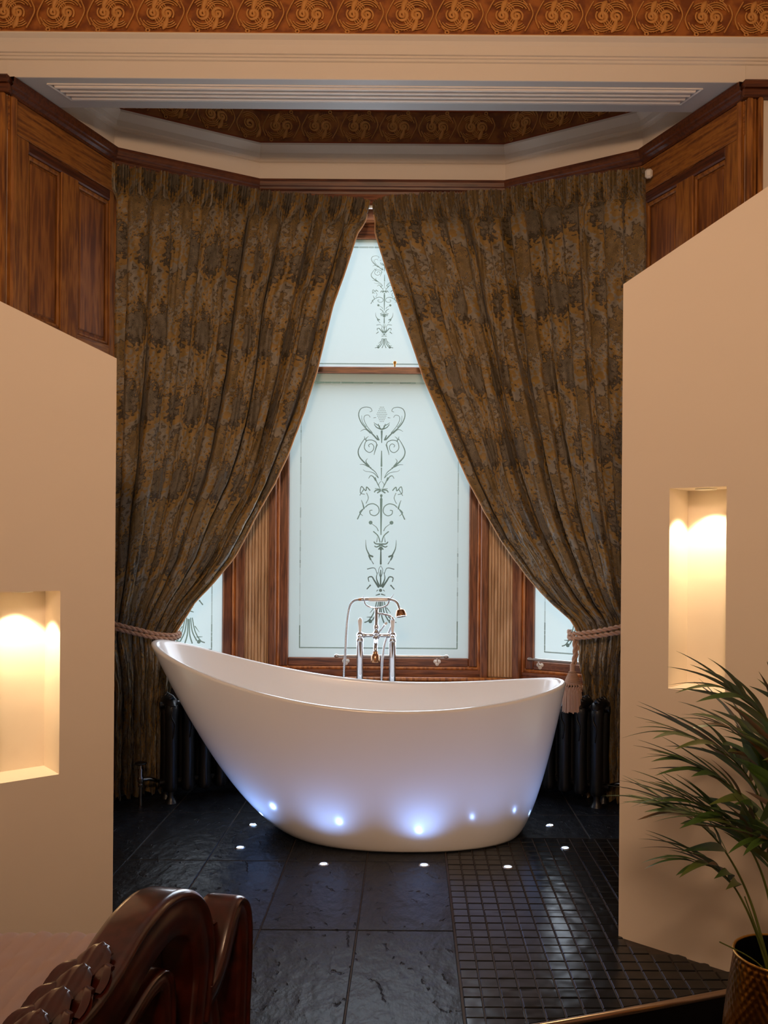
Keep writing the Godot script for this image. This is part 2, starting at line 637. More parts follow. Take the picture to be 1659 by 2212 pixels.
func pane_material(t: Texture2D) -> StandardMaterial3D:
	var m := mat(Color(0.97, 1.0, 1.0), 0.55)
	m.albedo_texture = t
	m.transparency = BaseMaterial3D.TRANSPARENCY_ALPHA
	m.backlight_enabled = true
	m.backlight = Color(1, 1, 1)
	m.metallic_specular = 0.3
	return m


# ------------------------------------------------------------------ room shell
func slab(b: MB, x0: float, x1: float, y0: float, y1: float, z0: float, z1: float) -> void:
	b.box(at((x0 + x1) / 2, (y0 + y1) / 2, (z0 + z1) / 2), Vector3(abs(x1 - x0), abs(y1 - y0), abs(z1 - z0)))


func wall_run(b: MB, p: Vector2, q: Vector2, y0: float, y1: float, d0: float, d1: float, bev := 0.0, ext := 0.0) -> void:
	# a straight board along p -> q in plan, from depth d0 to d1 (outwards, away from the room's axis)
	var e := (q - p).normalized()
	var nrm := Vector2(e.y, -e.x)
	var mid := (p + q) / 2
	if nrm.dot(mid - Vector2(-0.16, -3.0)) < 0:
		nrm = -nrm
	var c := mid + nrm * ((d0 + d1) / 2)
	b.box(Transform3D(frame2(e), Vector3(c.x, (y0 + y1) / 2, c.y)), Vector3((q - p).length() + ext * 2, y1 - y0, abs(d1 - d0)), bev)


func moulding(b: MB, p: Vector2, q: Vector2, sec: Array, ext := 0.0) -> void:
	# a section (depth inwards, height) drawn along p -> q
	var e := (q - p).normalized()
	var nrm := Vector2(e.y, -e.x)
	var mid := (p + q) / 2
	if nrm.dot(mid - Vector2(-0.16, -3.0)) > 0:
		nrm = -nrm
	var path := [Vector3(p.x - e.x * ext, 0, p.y - e.y * ext), Vector3(q.x + e.x * ext, 0, q.y + e.y * ext)]
	var side := Vector3(nrm.x, 0, nrm.y)
	for i in sec.size() - 1:
		var a: Vector2 = sec[i]
		var c: Vector2 = sec[i + 1]
		var d := c - a
		var nn := side * d.y - Vector3.UP * d.x
		if nn.dot(side * (a.x + c.x) * 0.5 + Vector3.UP * 0.0001 * d.x) < 0 and a.x + c.x > 0.001 and absf(d.y) > 1e-5:
			nn = -nn
		b.face([path[0] + side * a.x + Vector3.UP * a.y, path[1] + side * a.x + Vector3.UP * a.y, path[1] + side * c.x + Vector3.UP * c.y, path[0] + side * c.x + Vector3.UP * c.y], nn.normalized())


func shell() -> void:
	# bedroom
	var b := MB.new()
	slab(b, -2.9, 2.5, LOW - 0.12, LOW, -2.6, 2.8)
	struct("floor", b, M.floorboard, "dark boarded bedroom floor below the tiled step", "floor")
	b = MB.new()
	slab(b, -2.9, -2.75, LOW - 0.1, 3.7, -3.8, 2.8)
	struct("wall_left", b, M.plaster, "cream plaster bedroom wall beside the bed", "wall")
	b = MB.new()
	slab(b, 2.3, 2.45, LOW - 0.1, 3.7, -3.8, 2.8)
	struct("wall_right", b, M.plaster, "cream plaster bedroom wall behind the palm", "wall")
	b = MB.new()
	slab(b, -2.9, 2.45, LOW - 0.1, 3.7, 2.65, 2.8)
	struct("wall_rear", b, M.plaster, "cream plaster wall at the far end of the bedroom", "wall")
	b = MB.new()
	slab(b, -2.9, 2.45, 3.6, 3.75, -3.8, 2.8)
	struct("ceiling", b, M.ceiling, "cream bedroom ceiling above the frieze", "ceiling")
	# the wall that holds the opening: plaster to either side, beam above
	b = MB.new()
	slab(b, -2.75, FL.x - 0.002, LOW - 0.1, 3.07, -3.8, -3.56)
	slab(b, FR.x + 0.002, 2.3, LOW - 0.1, 3.07, -3.8, -3.56)
	struct("wall_front", b, M.plaster, "cream plaster wall on either side of the bay opening", "wall")
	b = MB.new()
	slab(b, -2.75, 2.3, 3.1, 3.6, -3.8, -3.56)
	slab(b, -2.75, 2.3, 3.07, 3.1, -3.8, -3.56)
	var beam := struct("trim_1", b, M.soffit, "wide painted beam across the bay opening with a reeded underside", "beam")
	for k in 4:
		# each reed a little shorter than the last, as the ends are mitred
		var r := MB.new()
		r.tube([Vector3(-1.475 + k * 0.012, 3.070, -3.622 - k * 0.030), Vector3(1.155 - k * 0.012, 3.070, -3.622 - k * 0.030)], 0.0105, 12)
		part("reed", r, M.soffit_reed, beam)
	for q in [[Vector3(-1.50, 3.07, -3.605), Vector3(1.18, 3.07, -3.605)], [Vector3(-1.45, 3.07, -3.733), Vector3(1.13, 3.07, -3.733)], [Vector3(-1.50, 3.07, -3.605), Vector3(-1.45, 3.07, -3.733)], [Vector3(1.18, 3.07, -3.605), Vector3(1.13, 3.07, -3.733)]]:
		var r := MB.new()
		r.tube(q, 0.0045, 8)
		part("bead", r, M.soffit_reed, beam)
	# cornice over the opening
	b = MB.new()
	var sec := [Vector2(0, 3.07), Vector2(0.004, 3.071), Vector2(0.004, 3.138), Vector2(0.012, 3.141), Vector2(0.014, 3.149), Vector2(0.02, 3.151), Vector2(0.02, 3.158), Vector2(0.028, 3.160), Vector2(0.03, 3.195), Vector2(0.036, 3.21), Vector2(0.05, 3.222), Vector2(0.05, 3.228), Vector2(0.0, 3.228)]
	moulding(b, Vector2(-2.75, -3.56), Vector2(2.3, -3.56), sec)
	struct("trim_2", b, M.cornice, "cream plaster cornice above the bay opening", "cornice")

	# bay: walls above the windows, apron below the sill, panelled cheeks
	b = MB.new()
	for s in [[SL, BL], [BL, BR], [BR, SR]]:
		wall_run(b, s[0], s[1], 3.0, 3.65, 0.0, 0.16, 0.0, 0.03)
	struct("wall_back", b, M.plaster, "cream plaster band above the bay windows", "wall")
	b = MB.new()
	for s in [[SL, BL], [BL, BR], [BR, SR]]:
		wall_run(b, s[0], s[1], -0.1, 0.50, 0.0, 0.16, 0.0, 0.03)
	struct("wall_apron", b, M.dark_panel, "dark panelled apron below the bay window sills", "wall")
	b = MB.new()
	slab(b, -2.2, 1.9, 3.62, 3.75, -4.95, -3.7)
	struct("ceiling", b, M.ceiling, "plain ceiling over the bay behind the beam", "ceiling")
	# the picture rail, cornice and frieze that run round the bay
	var rail := [Vector2(0, 3.0), Vector2(0.008, 3.0), Vector2(0.010, 3.012), Vector2(0.022, 3.02), Vector2(0.024, 3.03), Vector2(0.030, 3.034), Vector2(0.036, 3.052), Vector2(0.036, 3.066), Vector2(0.0, 3.07)]
	var corn := [Vector2(0.003, 3.07), Vector2(0.003, 3.16), Vector2(0.012, 3.163), Vector2(0.016, 3.172), Vector2(0.022, 3.176), Vector2(0.026, 3.2), Vector2(0.05, 3.232), Vector2(0.05, 3.242), Vector2(0.0, 3.242)]
	var runs := [[FL, SL], [SL, BL], [BL, BR], [BR, SR], [SR, FR]]
	b = MB.new()
	var c := MB.new()
	for s in runs:
		moulding(b, s[0], s[1], rail, 0.006)
		moulding(c, s[0], s[1], corn, 0.006)
	struct("trim_3", b, M.rail_x, "dark stained wooden picture rail round the bay", "picture rail")
	struct("trim_4", c, M.cornice, "cream plaster cornice round the bay above the picture rail", "cornice")
	friezes()
	cheeks()
	floor_tiles()


func scroll_mesh() -> ArrayMesh:
	# one half repeat of the embossed frieze: curl, outer rings, leaf band and roundel
	var b := MB.new()
	var c := Vector2(0.022, 0.0)
	var core := []
	var cr := []
	for i in 34:
		var t := i / 33.0
		var w := -0.6 - t * 9.6
		var r := 0.006 + 0.021 * t
		core.append(Vector3(c.x + cos(w) * r, c.y + sin(w) * r, 0.001))
		cr.append(lerpf(0.0045, 0.0075, sin(t * PI)) if t < 0.8 else 0.004)
	b.tube(core, cr, 5, 0.7, Vector3(0, 0, 1))
	for k in 3:
		var p := []
		for i in 22:
			var t := i / 21.0
			var w := 2.3 - t * (4.6 + 0.25 * k)
			var r := 0.036 + 0.0085 * k + 0.004 * t
			p.append(Vector3(c.x + cos(w) * r, c.y + sin(w) * r * 1.06, 0.0))
		b.tube(p, 0.0031, 4, 1.0, Vector3(0, 0, 1))
	# crossing leaf bands
	b.tube(spline([Vector3(0.06, -0.064, 0.0), Vector3(0.072, -0.045, 0.003), Vector3(0.078, -0.02, 0.003), Vector3(0.072, 0.01, 0.001)], 4), [0.003, 0.006, 0.009, 0.011, 0.011, 0.01, 0.009, 0.008, 0.007, 0.006, 0.005, 0.004, 0.002], 5, 0.5, Vector3(0, 0, 1))
	b.tube(spline([Vector3(-0.03, -0.05, 0.0), Vector3(-0.045, -0.01, 0.0), Vector3(-0.03, 0.03, 0.0), Vector3(-0.012, 0.062, 0.0)], 4), 0.0035, 4, 1.0, Vector3(0, 0, 1))
	# roundel and its stalk
	var ring := []
	for i in 13:
		ring.append(Vector3(cos(TAU * i / 12) * 0.0075, -0.0705 + sin(TAU * i / 12) * 0.0075, 0.002))
	b.tube(ring, 0.0036, 5, 1.0, Vector3(0, 0, 1), false)
	b.tube([Vector3(-0.004, -0.064, 0.0), Vector3(-0.022, -0.044, 0.0)], 0.0034, 4)
	for k in 4:
		b.tube([Vector3(0.018 + k * 0.011, -0.0625, 0.0), Vector3(0.0181 + k * 0.011, -0.0624, 0.003)], [0.0022, 0.0012], 5)
	return b.mesh()


func frieze_run(root: Node3D, p: Vector2, q: Vector2, y0: float, mesh: Mesh, inset: float) -> void:
	var e := (q - p).normalized()
	var nrm := Vector2(-e.y, e.x)
	if nrm.dot((p + q) / 2 - Vector2(-0.16, -3.0)) > 0:
		nrm = -nrm
	if inset < 0:
		nrm = Vector2(0, 1)
	var len := (q - p).length()
	var n := int(len / 0.1003)
	var off := (len - n * 0.1003) / 2
	var B := Basis(Vector3(e.x, 0, e.y), Vector3.UP, Vector3(nrm.x, 0, nrm.y))
	if B.determinant() < 0:
		B = Basis(-Vector3(e.x, 0, e.y), Vector3.UP, Vector3(nrm.x, 0, nrm.y))
	for k in n:
		var s := off + (k + 0.3) * 0.1003
		var o := MeshInstance3D.new()
		o.name = "scroll"
		o.mesh = mesh
		o.material_override = M.frieze_relief
		root.add_child(o, true)
		var at2 := p + e * s + nrm * (absf(inset) + 0.001)
		var BB := B if k % 2 == 0 else B * Basis(Vector3(0, 0, 1), PI)
		o.transform = Transform3D(BB, Vector3(at2.x, y0 + 0.0955, at2.y))


func friezes() -> void:
	var mesh := scroll_mesh()
	# over the opening
	var b := MB.new()
	slab(b, -2.75, 2.3, 3.228, 3.6, -3.58, -3.552)
	var f := struct("trim_5", b, M.frieze_ground, "embossed ochre scroll frieze above the bay opening", "frieze")
	b = MB.new()
	slab(b, -2.75, 2.3, 3.229, 3.248, -3.551, -3.546)
	part("band", b, M.frieze_band, f)
	b = MB.new()
	slab(b, -2.75, 2.3, 3.2485, 3.2525, -3.551, -3.547)
	part("fillet", b, M.frieze_relief, f)
	frieze_run(f, Vector2(-1.75, -3.55), Vector2(1.55, -3.55), 3.231, mesh, -0.002)
	# inside the bay
	b = MB.new()
	for s in [[FL, SL], [SL, BL], [BL, BR], [BR, SR], [SR, FR]]:
		wall_run(b, s[0], s[1], 3.242, 3.62, -0.006, 0.03, 0.0, 0.004)
	f = struct("trim_6", b, M.frieze_ground, "embossed ochre scroll frieze inside the bay behind the beam", "frieze")
	b = MB.new()
	for s in [[SL, BL], [BL, BR], [BR, SR]]:
		wall_run(b, s[0], s[1], 3.243, 3.268, -0.011, -0.005, 0.0, 0.004)
		wall_run(b, s[0], s[1], 3.425, 3.445, -0.011, -0.005, 0.0, 0.004)
	part("band", b, M.frieze_band, f)
	for s in [[SL, BL], [BL, BR], [BR, SR]]:
		frieze_run(f, s[0], s[1], 3.252, mesh, 0.007)


func cheeks() -> void:
	# the two splayed, panelled side walls of the bay
	for side in 2:
		var p: Vector2 = SL if side == 0 else SR
		var q: Vector2 = FL if side == 0 else FR
		var b := MB.new()
		wall_run(b, p, q + (p - q).normalized() * 0.04, -0.1, 3.65, 0.012, 0.12, 0.0, 0.01)
		var w := struct("wall_cheek_left" if side == 0 else "wall_cheek_right", b, M.wood_panel, "%s oak panelled cheek of the bay, beside the curtain" % ("left" if side == 0 else "right"), "wall")
		var e := (q - p).normalized()
		var len := (q - p).length()
		var seg := func(s0: float, s1: float, y0: float, y1: float, d0: float, d1: float, bev: float) -> MB:
			var m := MB.new()
			wall_run(m, p + e * s0, p + e * s1, y0, y1, d0, d1, bev)
			return m
		# frame
		part("rail", seg.call(0.0, len, 2.86, 3.0, -0.006, 0.014, 0.003), M.wood_z, w)
		part("rail", seg.call(0.03, 0.56, 2.81, 2.858, -0.008, 0.014, 0.006), M.rail_z, w)
		part("rail", seg.call(0.03, 0.56, 2.02, 2.13, -0.006, 0.014, 0.004), M.wood_z, w)
		part("rail", seg.call(0.03, 0.56, 0.95, 1.05, -0.006, 0.014, 0.004), M.wood_z, w)
		part("rail", seg.call(0.0, len, 0.0, 0.24, -0.012, 0.014, 0.006), M.wood_z, w)
		for s in [[0.0, 0.034], [0.25, 0.36], [0.555, 0.628]]:
			part("stile", seg.call(s[0], s[1], 0.0, 2.858, -0.007, 0.014, 0.003), M.wood_v, w)
		part("pilaster", seg.call(0.63, len - 0.004, 0.0, 3.0, -0.022, 0.014, 0.008), M.wood_v, w)
		# panels with their bolection beads
		for s in [[0.034, 0.25], [0.36, 0.555]]:
			for y in [[2.13, 2.81], [1.05, 2.02], [0.24, 0.95]]:
				part("panel", seg.call(s[0] + 0.022, s[1] - 0.022, y[0] + 0.03, y[1] - 0.03, 0.004, 0.014, 0.006), M.wood_panel, w)
				var bd := MB.new()
				for r in [[s[0], s[0] + 0.014, y[0], y[1]], [s[1] - 0.014, s[1], y[0], y[1]], [s[0], s[1], y[0], y[0] + 0.016], [s[0], s[1], y[1] - 0.02, y[1]]]:
					wall_run(bd, p + e * r[0], p + e * r[1], r[2], r[3], -0.001, 0.013, 0.005)
				part("bead", bd, M.wood_v, w)
		# the fluted pilaster on the front face of the opening
		var sx := -1.0 if side == 0 else 1.0
		var x0: float = q.x
		var m := MB.new()
		for k in [[0.0, 0.026, 0.03], [0.027, 0.042, 0.022], [0.043, 0.064, 0.034]]:
			m.box(at(x0 + sx * (k[0] + k[1]) / 2, 1.5 + LOW / 2, -3.56 + k[2] / 2), Vector3(k[1] - k[0], 3.0 - LOW, k[2]), 0.006)
		part("pilaster", m, M.wood_v, w)
		m = MB.new()
		m.box(at(x0 + sx * 0.30, 3.018, -3.545), Vector3(0.64, 0.036, 0.034), 0.006)
		m.box(at(x0 + sx * 0.30, 3.052, -3.54), Vector3(0.64, 0.03, 0.048), 0.008)
		part("picture_rail", m, M.rail_x, w)


func clip_rect(x0: float, x1: float, z0: float, z1: float, region: PackedVector2Array) -> Array:
	return Geometry2D.intersect_polygons(PackedVector2Array([Vector2(x0, z0), Vector2(x1, z0), Vector2(x1, z1), Vector2(x0, z1)]), region)


func floor_tiles() -> void:
	# the raised platform: a slab of grout with slate tiles and a mosaic apron laid on it
	var edge := func(x: float) -> float: return -2.096 - 0.29 * x - 0.035 * x * x
	var outline := PackedVector2Array()
	for k in 15:
		var x := -1.95 + k * 0.24
		outline.append(Vector2(x, edge.call(x)))
	outline.append_array(PackedVector2Array([Vector2(1.41, -3.56), FR, SR, BR, BL, SL, FL, Vector2(-1.95, -3.56)]))
	var b := MB.new()
	var tri := Geometry2D.triangulate_polygon(outline)
	for k in range(0, tri.size(), 3):
		b.face([Vector3(outline[tri[k]].x, -0.004, outline[tri[k]].y), Vector3(outline[tri[k + 1]].x, -0.004, outline[tri[k + 1]].y), Vector3(outline[tri[k + 2]].x, -0.004, outline[tri[k + 2]].y)], Vector3.UP)
		b.face([Vector3(outline[tri[k]].x, LOW, outline[tri[k]].y), Vector3(outline[tri[k + 1]].x, LOW, outline[tri[k + 1]].y), Vector3(outline[tri[k + 2]].x, LOW, outline[tri[k + 2]].y)], Vector3.DOWN)
	for k in outline.size():
		var p := outline[k]
		var q := outline[(k + 1) % outline.size()]
		b.auto_face([Vector3(p.x, LOW, p.y), Vector3(q.x, LOW, q.y), Vector3(q.x, -0.004, q.y), Vector3(p.x, -0.004, p.y)], Vector3(-0.2, -0.08, -3.3))
	var fl := struct("floor", b, M.grout, "raised bathing platform of black slate tiles and small black mosaic", "floor")
	# trim along the step, and the dark riser below it
	b = MB.new()
	var path := []
	var low := []
	for k in 25:
		var x := -1.9 + k * 0.133
		path.append(Vector3(x, -0.004, edge.call(x) + 0.008))
		low.append(Vector3(x, -0.085, edge.call(x) + 0.006))
	b.tube(path, 0.0095, 10)
	struct("trim_7", b, M.bronze, "polished metal strip along the edge of the tiled step", "edge trim")
	b = MB.new()
	for k in 24:
		b.auto_face([low[k] + Vector3(0, 0.074, 0), low[k + 1] + Vector3(0, 0.074, 0), low[k + 1] - Vector3(0, 0.075, 0), low[k] - Vector3(0, 0.075, 0)], Vector3(-0.2, -0.08, -3.3))
	struct("trim_8", b, M.iron, "dark riser of the tiled step", "riser")
	# slate
	var region: PackedVector2Array = Geometry2D.offset_polygon(outline, -0.006)[0]
	var zs := [-1.53, -2.125, -2.722, -3.32, -3.92, -4.52, -5.1]
	for i in range(-6, 5):
		var x0 := 0.143 + i * 0.3
		for j in 6:
			var z0: float = zs[j]
			var z1: float = zs[j + 1]
			if x0 > 0.1:
				if z1 > -3.61: continue
				z0 = minf(z0, -3.605)
			for poly in clip_rect(x0 + 0.002, x0 + 0.298, z1 + 0.002, z0 - 0.002, region):
				var t := MB.new()
				t.prism(Array(poly), -0.011, rng.randf_range(-0.0006, 0.0006), 0.002)
				part("slate_tile", t, M.slate, fl)
	# mosaic: nearest 300 one by one, the rest as one piece
	var cells := []
	var pitch := 0.0512
	var dR := Vector2(0.761, 0.649)
	var nR := Vector2(0.649, -0.761)
	for i in 23:
		for j in 30:
			var x0 := 0.146 + i * pitch
			var z0 := -3.602 + j * pitch
			var c := Vector2(x0 + pitch / 2, z0 + pitch / 2)
			var rel := c - Vector2(0.645, -2.698)
			if rel.dot(dR) > -0.01 and rel.dot(nR) > -0.015 and rel.dot(nR) < 0.2:
				continue    # under the partition
			if rel.dot(dR) > 0.05 and rel.dot(nR) > 0.1:
				continue    # out of sight behind it
			for poly in clip_rect(x0 + 0.0018, x0 + pitch - 0.0018, z0 + 0.0018, z0 + pitch - 0.0018, region):
				cells.append([c.y, poly])
	cells.sort_custom(func(a, q): return a[0] > q[0])
	var rest := MB.new()
	var whole := {}
	for k in cells.size():
		var poly: PackedVector2Array = cells[k][1]
		var dy := rng.randf_range(-0.0007, 0.0007)
		if k >= 300:
			rest.prism(Array(poly), -0.01, dy, 0.0022)
			continue
		var t := MB.new()
		t.prism(Array(poly), -0.01, dy, 0.0022)
		part("mosaic_tile", t, M.mosaic, fl)
	if rest.v.size():
		tag(part("mosaic_field", rest, M.mosaic, fl), "", "", "", "stuff")


# ------------------------------------------------------------------ partitions with lit niches
func partition(side: int) -> void:
	var sx := -1.0 if side == 0 else 1.0
	var p0 := Vector3(-0.905, 0, -2.701) if side == 0 else Vector3(0.645, 0, -2.698)
	var e := Vector3(0.761 * sx, 0, 0.649)
	var nin := Vector3(0.649 * sx, 0, -0.761)       # into the wall, away from the room
	var L := 1.25 if side == 0 else 1.08
	var h0 := 1.756 if side == 0 else 1.994
	var slope := 0.333 if side == 0 else 0.434
	var n0 := 0.164 if side == 0 else 0.154
	var n1 := 0.342 if side == 0 else 0.323
	var y0 := 0.508 if side == 0 else 0.774
	var y1 := 1.048 if side == 0 else 1.363
	var dep := 0.133
	var T := 0.19
	var P := func(s: float, y: float, d: float) -> Vector3: return p0 + e * s + nin * d + Vector3.UP * y
	var top := func(s: float) -> float: return h0 + slope * s
	var b := MB.new()
	var out := -nin
	# front face round the niche
	b.face([P.call(0, LOW, 0), P.call(n0, LOW, 0), P.call(n0, top.call(n0), 0), P.call(0, top.call(0), 0)], out)
	b.face([P.call(n1, LOW, 0), P.call(L, LOW, 0), P.call(L, top.call(L), 0), P.call(n1, top.call(n1), 0)], out)
	b.face([P.call(n0, LOW, 0), P.call(n1, LOW, 0), P.call(n1, y0, 0), P.call(n0, y0, 0)], out)
	b.face([P.call(n0, y1, 0), P.call(n1, y1, 0), P.call(n1, top.call(n1), 0), P.call(n0, top.call(n0), 0)], out)
	# niche
	b.face([P.call(n0, y0, dep), P.call(n1, y0, dep), P.call(n1, y1, dep), P.call(n0, y1, dep)], out)
	b.face([P.call(n0, y0, 0), P.call(n0, y0, dep), P.call(n0, y1, dep), P.call(n0, y1, 0)], e)
	b.face([P.call(n1, y0, 0), P.call(n1, y0, dep), P.call(n1, y1, dep), P.call(n1, y1, 0)], -e)
	b.face([P.call(n0, y0, 0), P.call(n1, y0, 0), P.call(n1, y0, dep), P.call(n0, y0, dep)], Vector3.UP)
	b.face([P.call(n0, y1, 0), P.call(n1, y1, 0), P.call(n1, y1, dep), P.call(n0, y1, dep)], Vector3.DOWN)
	# back, ends, sloping top
	b.face([P.call(0, LOW, T), P.call(L, LOW, T), P.call(L, top.call(L), T), P.call(0, top.call(0), T)], nin)
	b.face([P.call(0, LOW, 0), P.call(0, LOW, T), P.call(0, top.call(0), T), P.call(0, top.call(0), 0)], -e)
	b.face([P.call(L, LOW, 0), P.call(L, LOW, T), P.call(L, top.call(L), T), P.call(L, top.call(L), 0)], e)
	b.face([P.call(0, top.call(0), 0), P.call(L, top.call(L), 0), P.call(L, top.call(L), T), P.call(0, top.call(0), T)], (Vector3.UP - e * slope).normalized())
	b.face([P.call(0, LOW, 0), P.call(L, LOW, 0), P.call(L, LOW, T), P.call(0, LOW, T)], Vector3.DOWN)
	struct("wall_partition_left" if side == 0 else "wall_partition_right", b, M.plaster, "low cream partition with a sloping top and a lit niche, %s" % ("behind the bed" if side == 0 else "behind the palm"), "wall")
	# recessed downlight in the niche's head
	var c: Vector3 = P.call((n0 + n1) / 2, y1, dep * 0.47)
	var lamp := thing("niche_downlight", "small round recessed downlight in the head of the %s" % ("wide niche behind the bed" if side == 0 else "tall niche above the palm"), "downlight", c, "niche downlights")
	var ring := MB.new()
	ring.lathe([Vector2(0.021, -0.001), Vector2(0.024, -0.005), Vector2(0.030, -0.004), Vector2(0.032, 0.001)], 24)
	part("trim_ring", ring, M.white_paint, lamp)
	var lens := MB.new()
	lens.lathe([Vector2(0.0, -0.0015), Vector2(0.021, -0.0015), Vector2(0.0205, 0.0005)], 20)
	part("lens", lens, glow(Color(1.0, 0.86, 0.6), 4.0), lamp)
	var l := SpotLight3D.new()
	l.name = "light"
	l.light_color = rgb(255, 229, 184)
	l.light_energy = NICHE
	l.light_size = 0.008
	l.spot_range = 6
	l.spot_attenuation = 2
	l.spot_angle = 46
	l.spot_angle_attenuation = 0.25
	l.shadow_enabled = true
	lamp.add_child(l)
	l.position = Vector3(0, -0.006, 0)
	l.rotation.x = -PI / 2


# ------------------------------------------------------------------ windows
func sash_window(idx: int, c: Vector2, e: Vector2, nout: Vector2, half: float, look: String, tl: Texture2D, tu: Texture2D, lifts: bool) -> void:
	var B := Basis(Vector3(e.x, 0, e.y), Vector3.UP, -Vector3(nout.x, 0, nout.y))
	var root := thing("window_%d" % idx, look, "window", Vector3(c.x, 0, c.y))
	root.basis = B
	root.set_meta("kind", "structure")
	# local axes: x along the wall, y up, z into the room
	var st := 0.046
	var bx := func(m: MB, x0: float, x1: float, y0: float, y1: float, z0: float, z1: float, bev: float) -> void:
		m.box(at((x0 + x1) / 2, (y0 + y1) / 2, (z0 + z1) / 2), Vector3(x1 - x0, y1 - y0, z1 - z0), bev)
	var o := half + st
	for s in [-1.0, 1.0]:
		var m := MB.new()
		bx.call(m, minf(s * (o + 0.012), s * (o + 0.05)), maxf(s * (o + 0.012), s * (o + 0.05)), 0.5, 3.0, -0.16, 0.012, 0.004)
		part("jamb", m, M.sash_v, root)
		m = MB.new()
		m.tube([Vector3(s * (o + 0.007), 0.55, -0.028), Vector3(s * (o + 0.007), 2.9, -0.028)], 0.0085, 8)
		m.tube([Vector3(s * (o + 0.003), 0.55, -0.036), Vector3(s * (o + 0.003), 2.9, -0.036)], 0.006, 6)
		part("bead", m, M.bead, root)
	var h := MB.new()
	bx.call(h, -o - 0.05, o + 0.05, 2.884, 3.004, -0.16, 0.005, 0.004)
	bx.call(h, -o - 0.05, o + 0.05, 2.93, 2.95, 0.0, 0.02, 0.006)
	part("head", h, M.sash_x, root)
	h = MB.new()
	bx.call(h, -o - 0.03, o + 0.03, 0.5, 0.556, -0.16, -0.02, 0.004)
	part("sill_rail", h, M.sash_x, root)
	h = MB.new()
	h.tube([Vector3(-o, 0.56, -0.028), Vector3(o, 0.56, -0.028)], 0.0085, 8)
	part("bead", h, M.bead, root)
	# lower sash
	var ls := Node3D.new()
	ls.name = "lower_sash"
	root.add_child(ls)
	for s in [-1.0, 1.0]:
		var m := MB.new()
		bx.call(m, minf(s * half, s * o), maxf(s * half, s * o), 0.566, 2.124, -0.083, -0.04, 0.004)
		part("stile", m, M.sash_v, ls)
	var m2 := MB.new()
	bx.call(m2, -half, half, 0.566, 0.610, -0.083, -0.04, 0.004)
	part("bottom_rail", m2, M.sash_x, ls)
	m2 = MB.new()
	bx.call(m2, -half, half, 2.090, 2.124, -0.083, -0.04, 0.004)
	part("meeting_rail", m2, M.sash_x, ls)
	part("pane", pane_mesh(half, 0.606, 2.092, -0.062), pane_material(tl), ls)
	# upper sash, further out
	var us := Node3D.new()
	us.name = "upper_sash"
	root.add_child(us)
	for s in [-1.0, 1.0]:
		var m := MB.new()
		bx.call(m, minf(s * half, s * o), maxf(s * half, s * o), 2.086, 2.884, -0.13, -0.088, 0.004)
		part("stile", m, M.sash_v, us)
	m2 = MB.new()
	bx.call(m2, -half, half, 2.806, 2.884, -0.13, -0.088, 0.004)
	part("top_rail", m2, M.sash_x, us)
	m2 = MB.new()
	bx.call(m2, -half, half, 2.086, 2.12, -0.13, -0.088, 0.004)
	part("meeting_rail", m2, M.sash_x, us)
	part("pane", pane_mesh(half, 2.116, 2.81, -0.108), pane_material(tu), us)
	# the daylight that the frosted panes pass on
	for q in [[0.606, 2.092, -0.05], [2.116, 2.81, -0.095]]:
		var al := AreaLight3D.new()
		al.name = "daylight"
		al.light_color = rgb(226, 238, 255)
		al.area_size = Vector2(half * 2.0 - 0.02, q[1] - q[0] - 0.02)
		al.area_normalize_energy = false
		al.light_energy = DAYLIGHT
		al.area_range = 12.0
		al.area_attenuation = 2.0
		al.shadow_enabled = true
		root.add_child(al, true)
		al.position = Vector3(0, (q[0] + q[1]) / 2.0, q[2])
		al.rotation.y = PI
	# sash lift bars and catch
	if lifts:
		var hh := half - 0.2 if idx == 1 else half - 0.03
		var xs := [-0.185, 0.325] if idx == 1 else [-half + 0.02, half - 0.02]
		var bar := Node3D.new()
		bar.name = "lift_bar"
		root.add_child(bar)
		m2 = MB.new()
		m2.tube([Vector3(xs[0], 0.623, -0.012), Vector3(xs[1], 0.623, -0.012)], 0.0075, 10)
		part("rod", m2, M.pewter, bar)
		for k in 2:
			var sg := -1.0 if k == 0 else 1.0
			m2 = MB.new()
			var pr := [Vector2(0.004, 0.0), Vector2(0.007, 0.006), Vector2(0.0045, 0.012), Vector2(0.009, 0.022), Vector2(0.0105, 0.03), Vector2(0.008, 0.038), Vector2(0.0, 0.042)]
			m2.lathe(pr, 12, Transform3D(Basis(Vector3(0, 0, 1), -sg * PI / 2), Vector3(xs[k], 0.623, -0.012)))
			part("finial", m2, M.pewter, bar)
			m2 = MB.new()
			var hx: float = xs[k] - sg * 0.018
			m2.tube([Vector3(hx, 0.59, -0.04), Vector3(hx, 0.602, -0.02), Vector3(hx, 0.618, -0.012)], 0.004, 8)
			for t in [[-0.009, 0.594], [0.009, 0.594], [0.0, 0.582]]:
				m2.lathe([Vector2(0.0105, 0.0), Vector2(0.0105, 0.003), Vector2(0.0, 0.0045)], 12, Transform3D(Basis(Vector3(1, 0, 0), PI / 2), Vector3(hx + t[0], t[1], -0.0405)))
			part("bracket", m2, M.white_paint, bar)
	if idx == 1:
		m2 = MB.new()
		m2.lathe([Vector2(0.014, 0.0), Vector2(0.014, 0.005), Vector2(0.005, 0.008), Vector2(0.005, 0.02), Vector2(0.009, 0.026), Vector2(0.009, 0.034), Vector2(0.0, 0.04)], 14, at(0.075, 2.123, -0.075))
		m2.box(at(0.05, 2.127, -0.075), Vector3(0.06, 0.006, 0.014), 0.002)
		part("sash_catch", m2, M.brass, root)


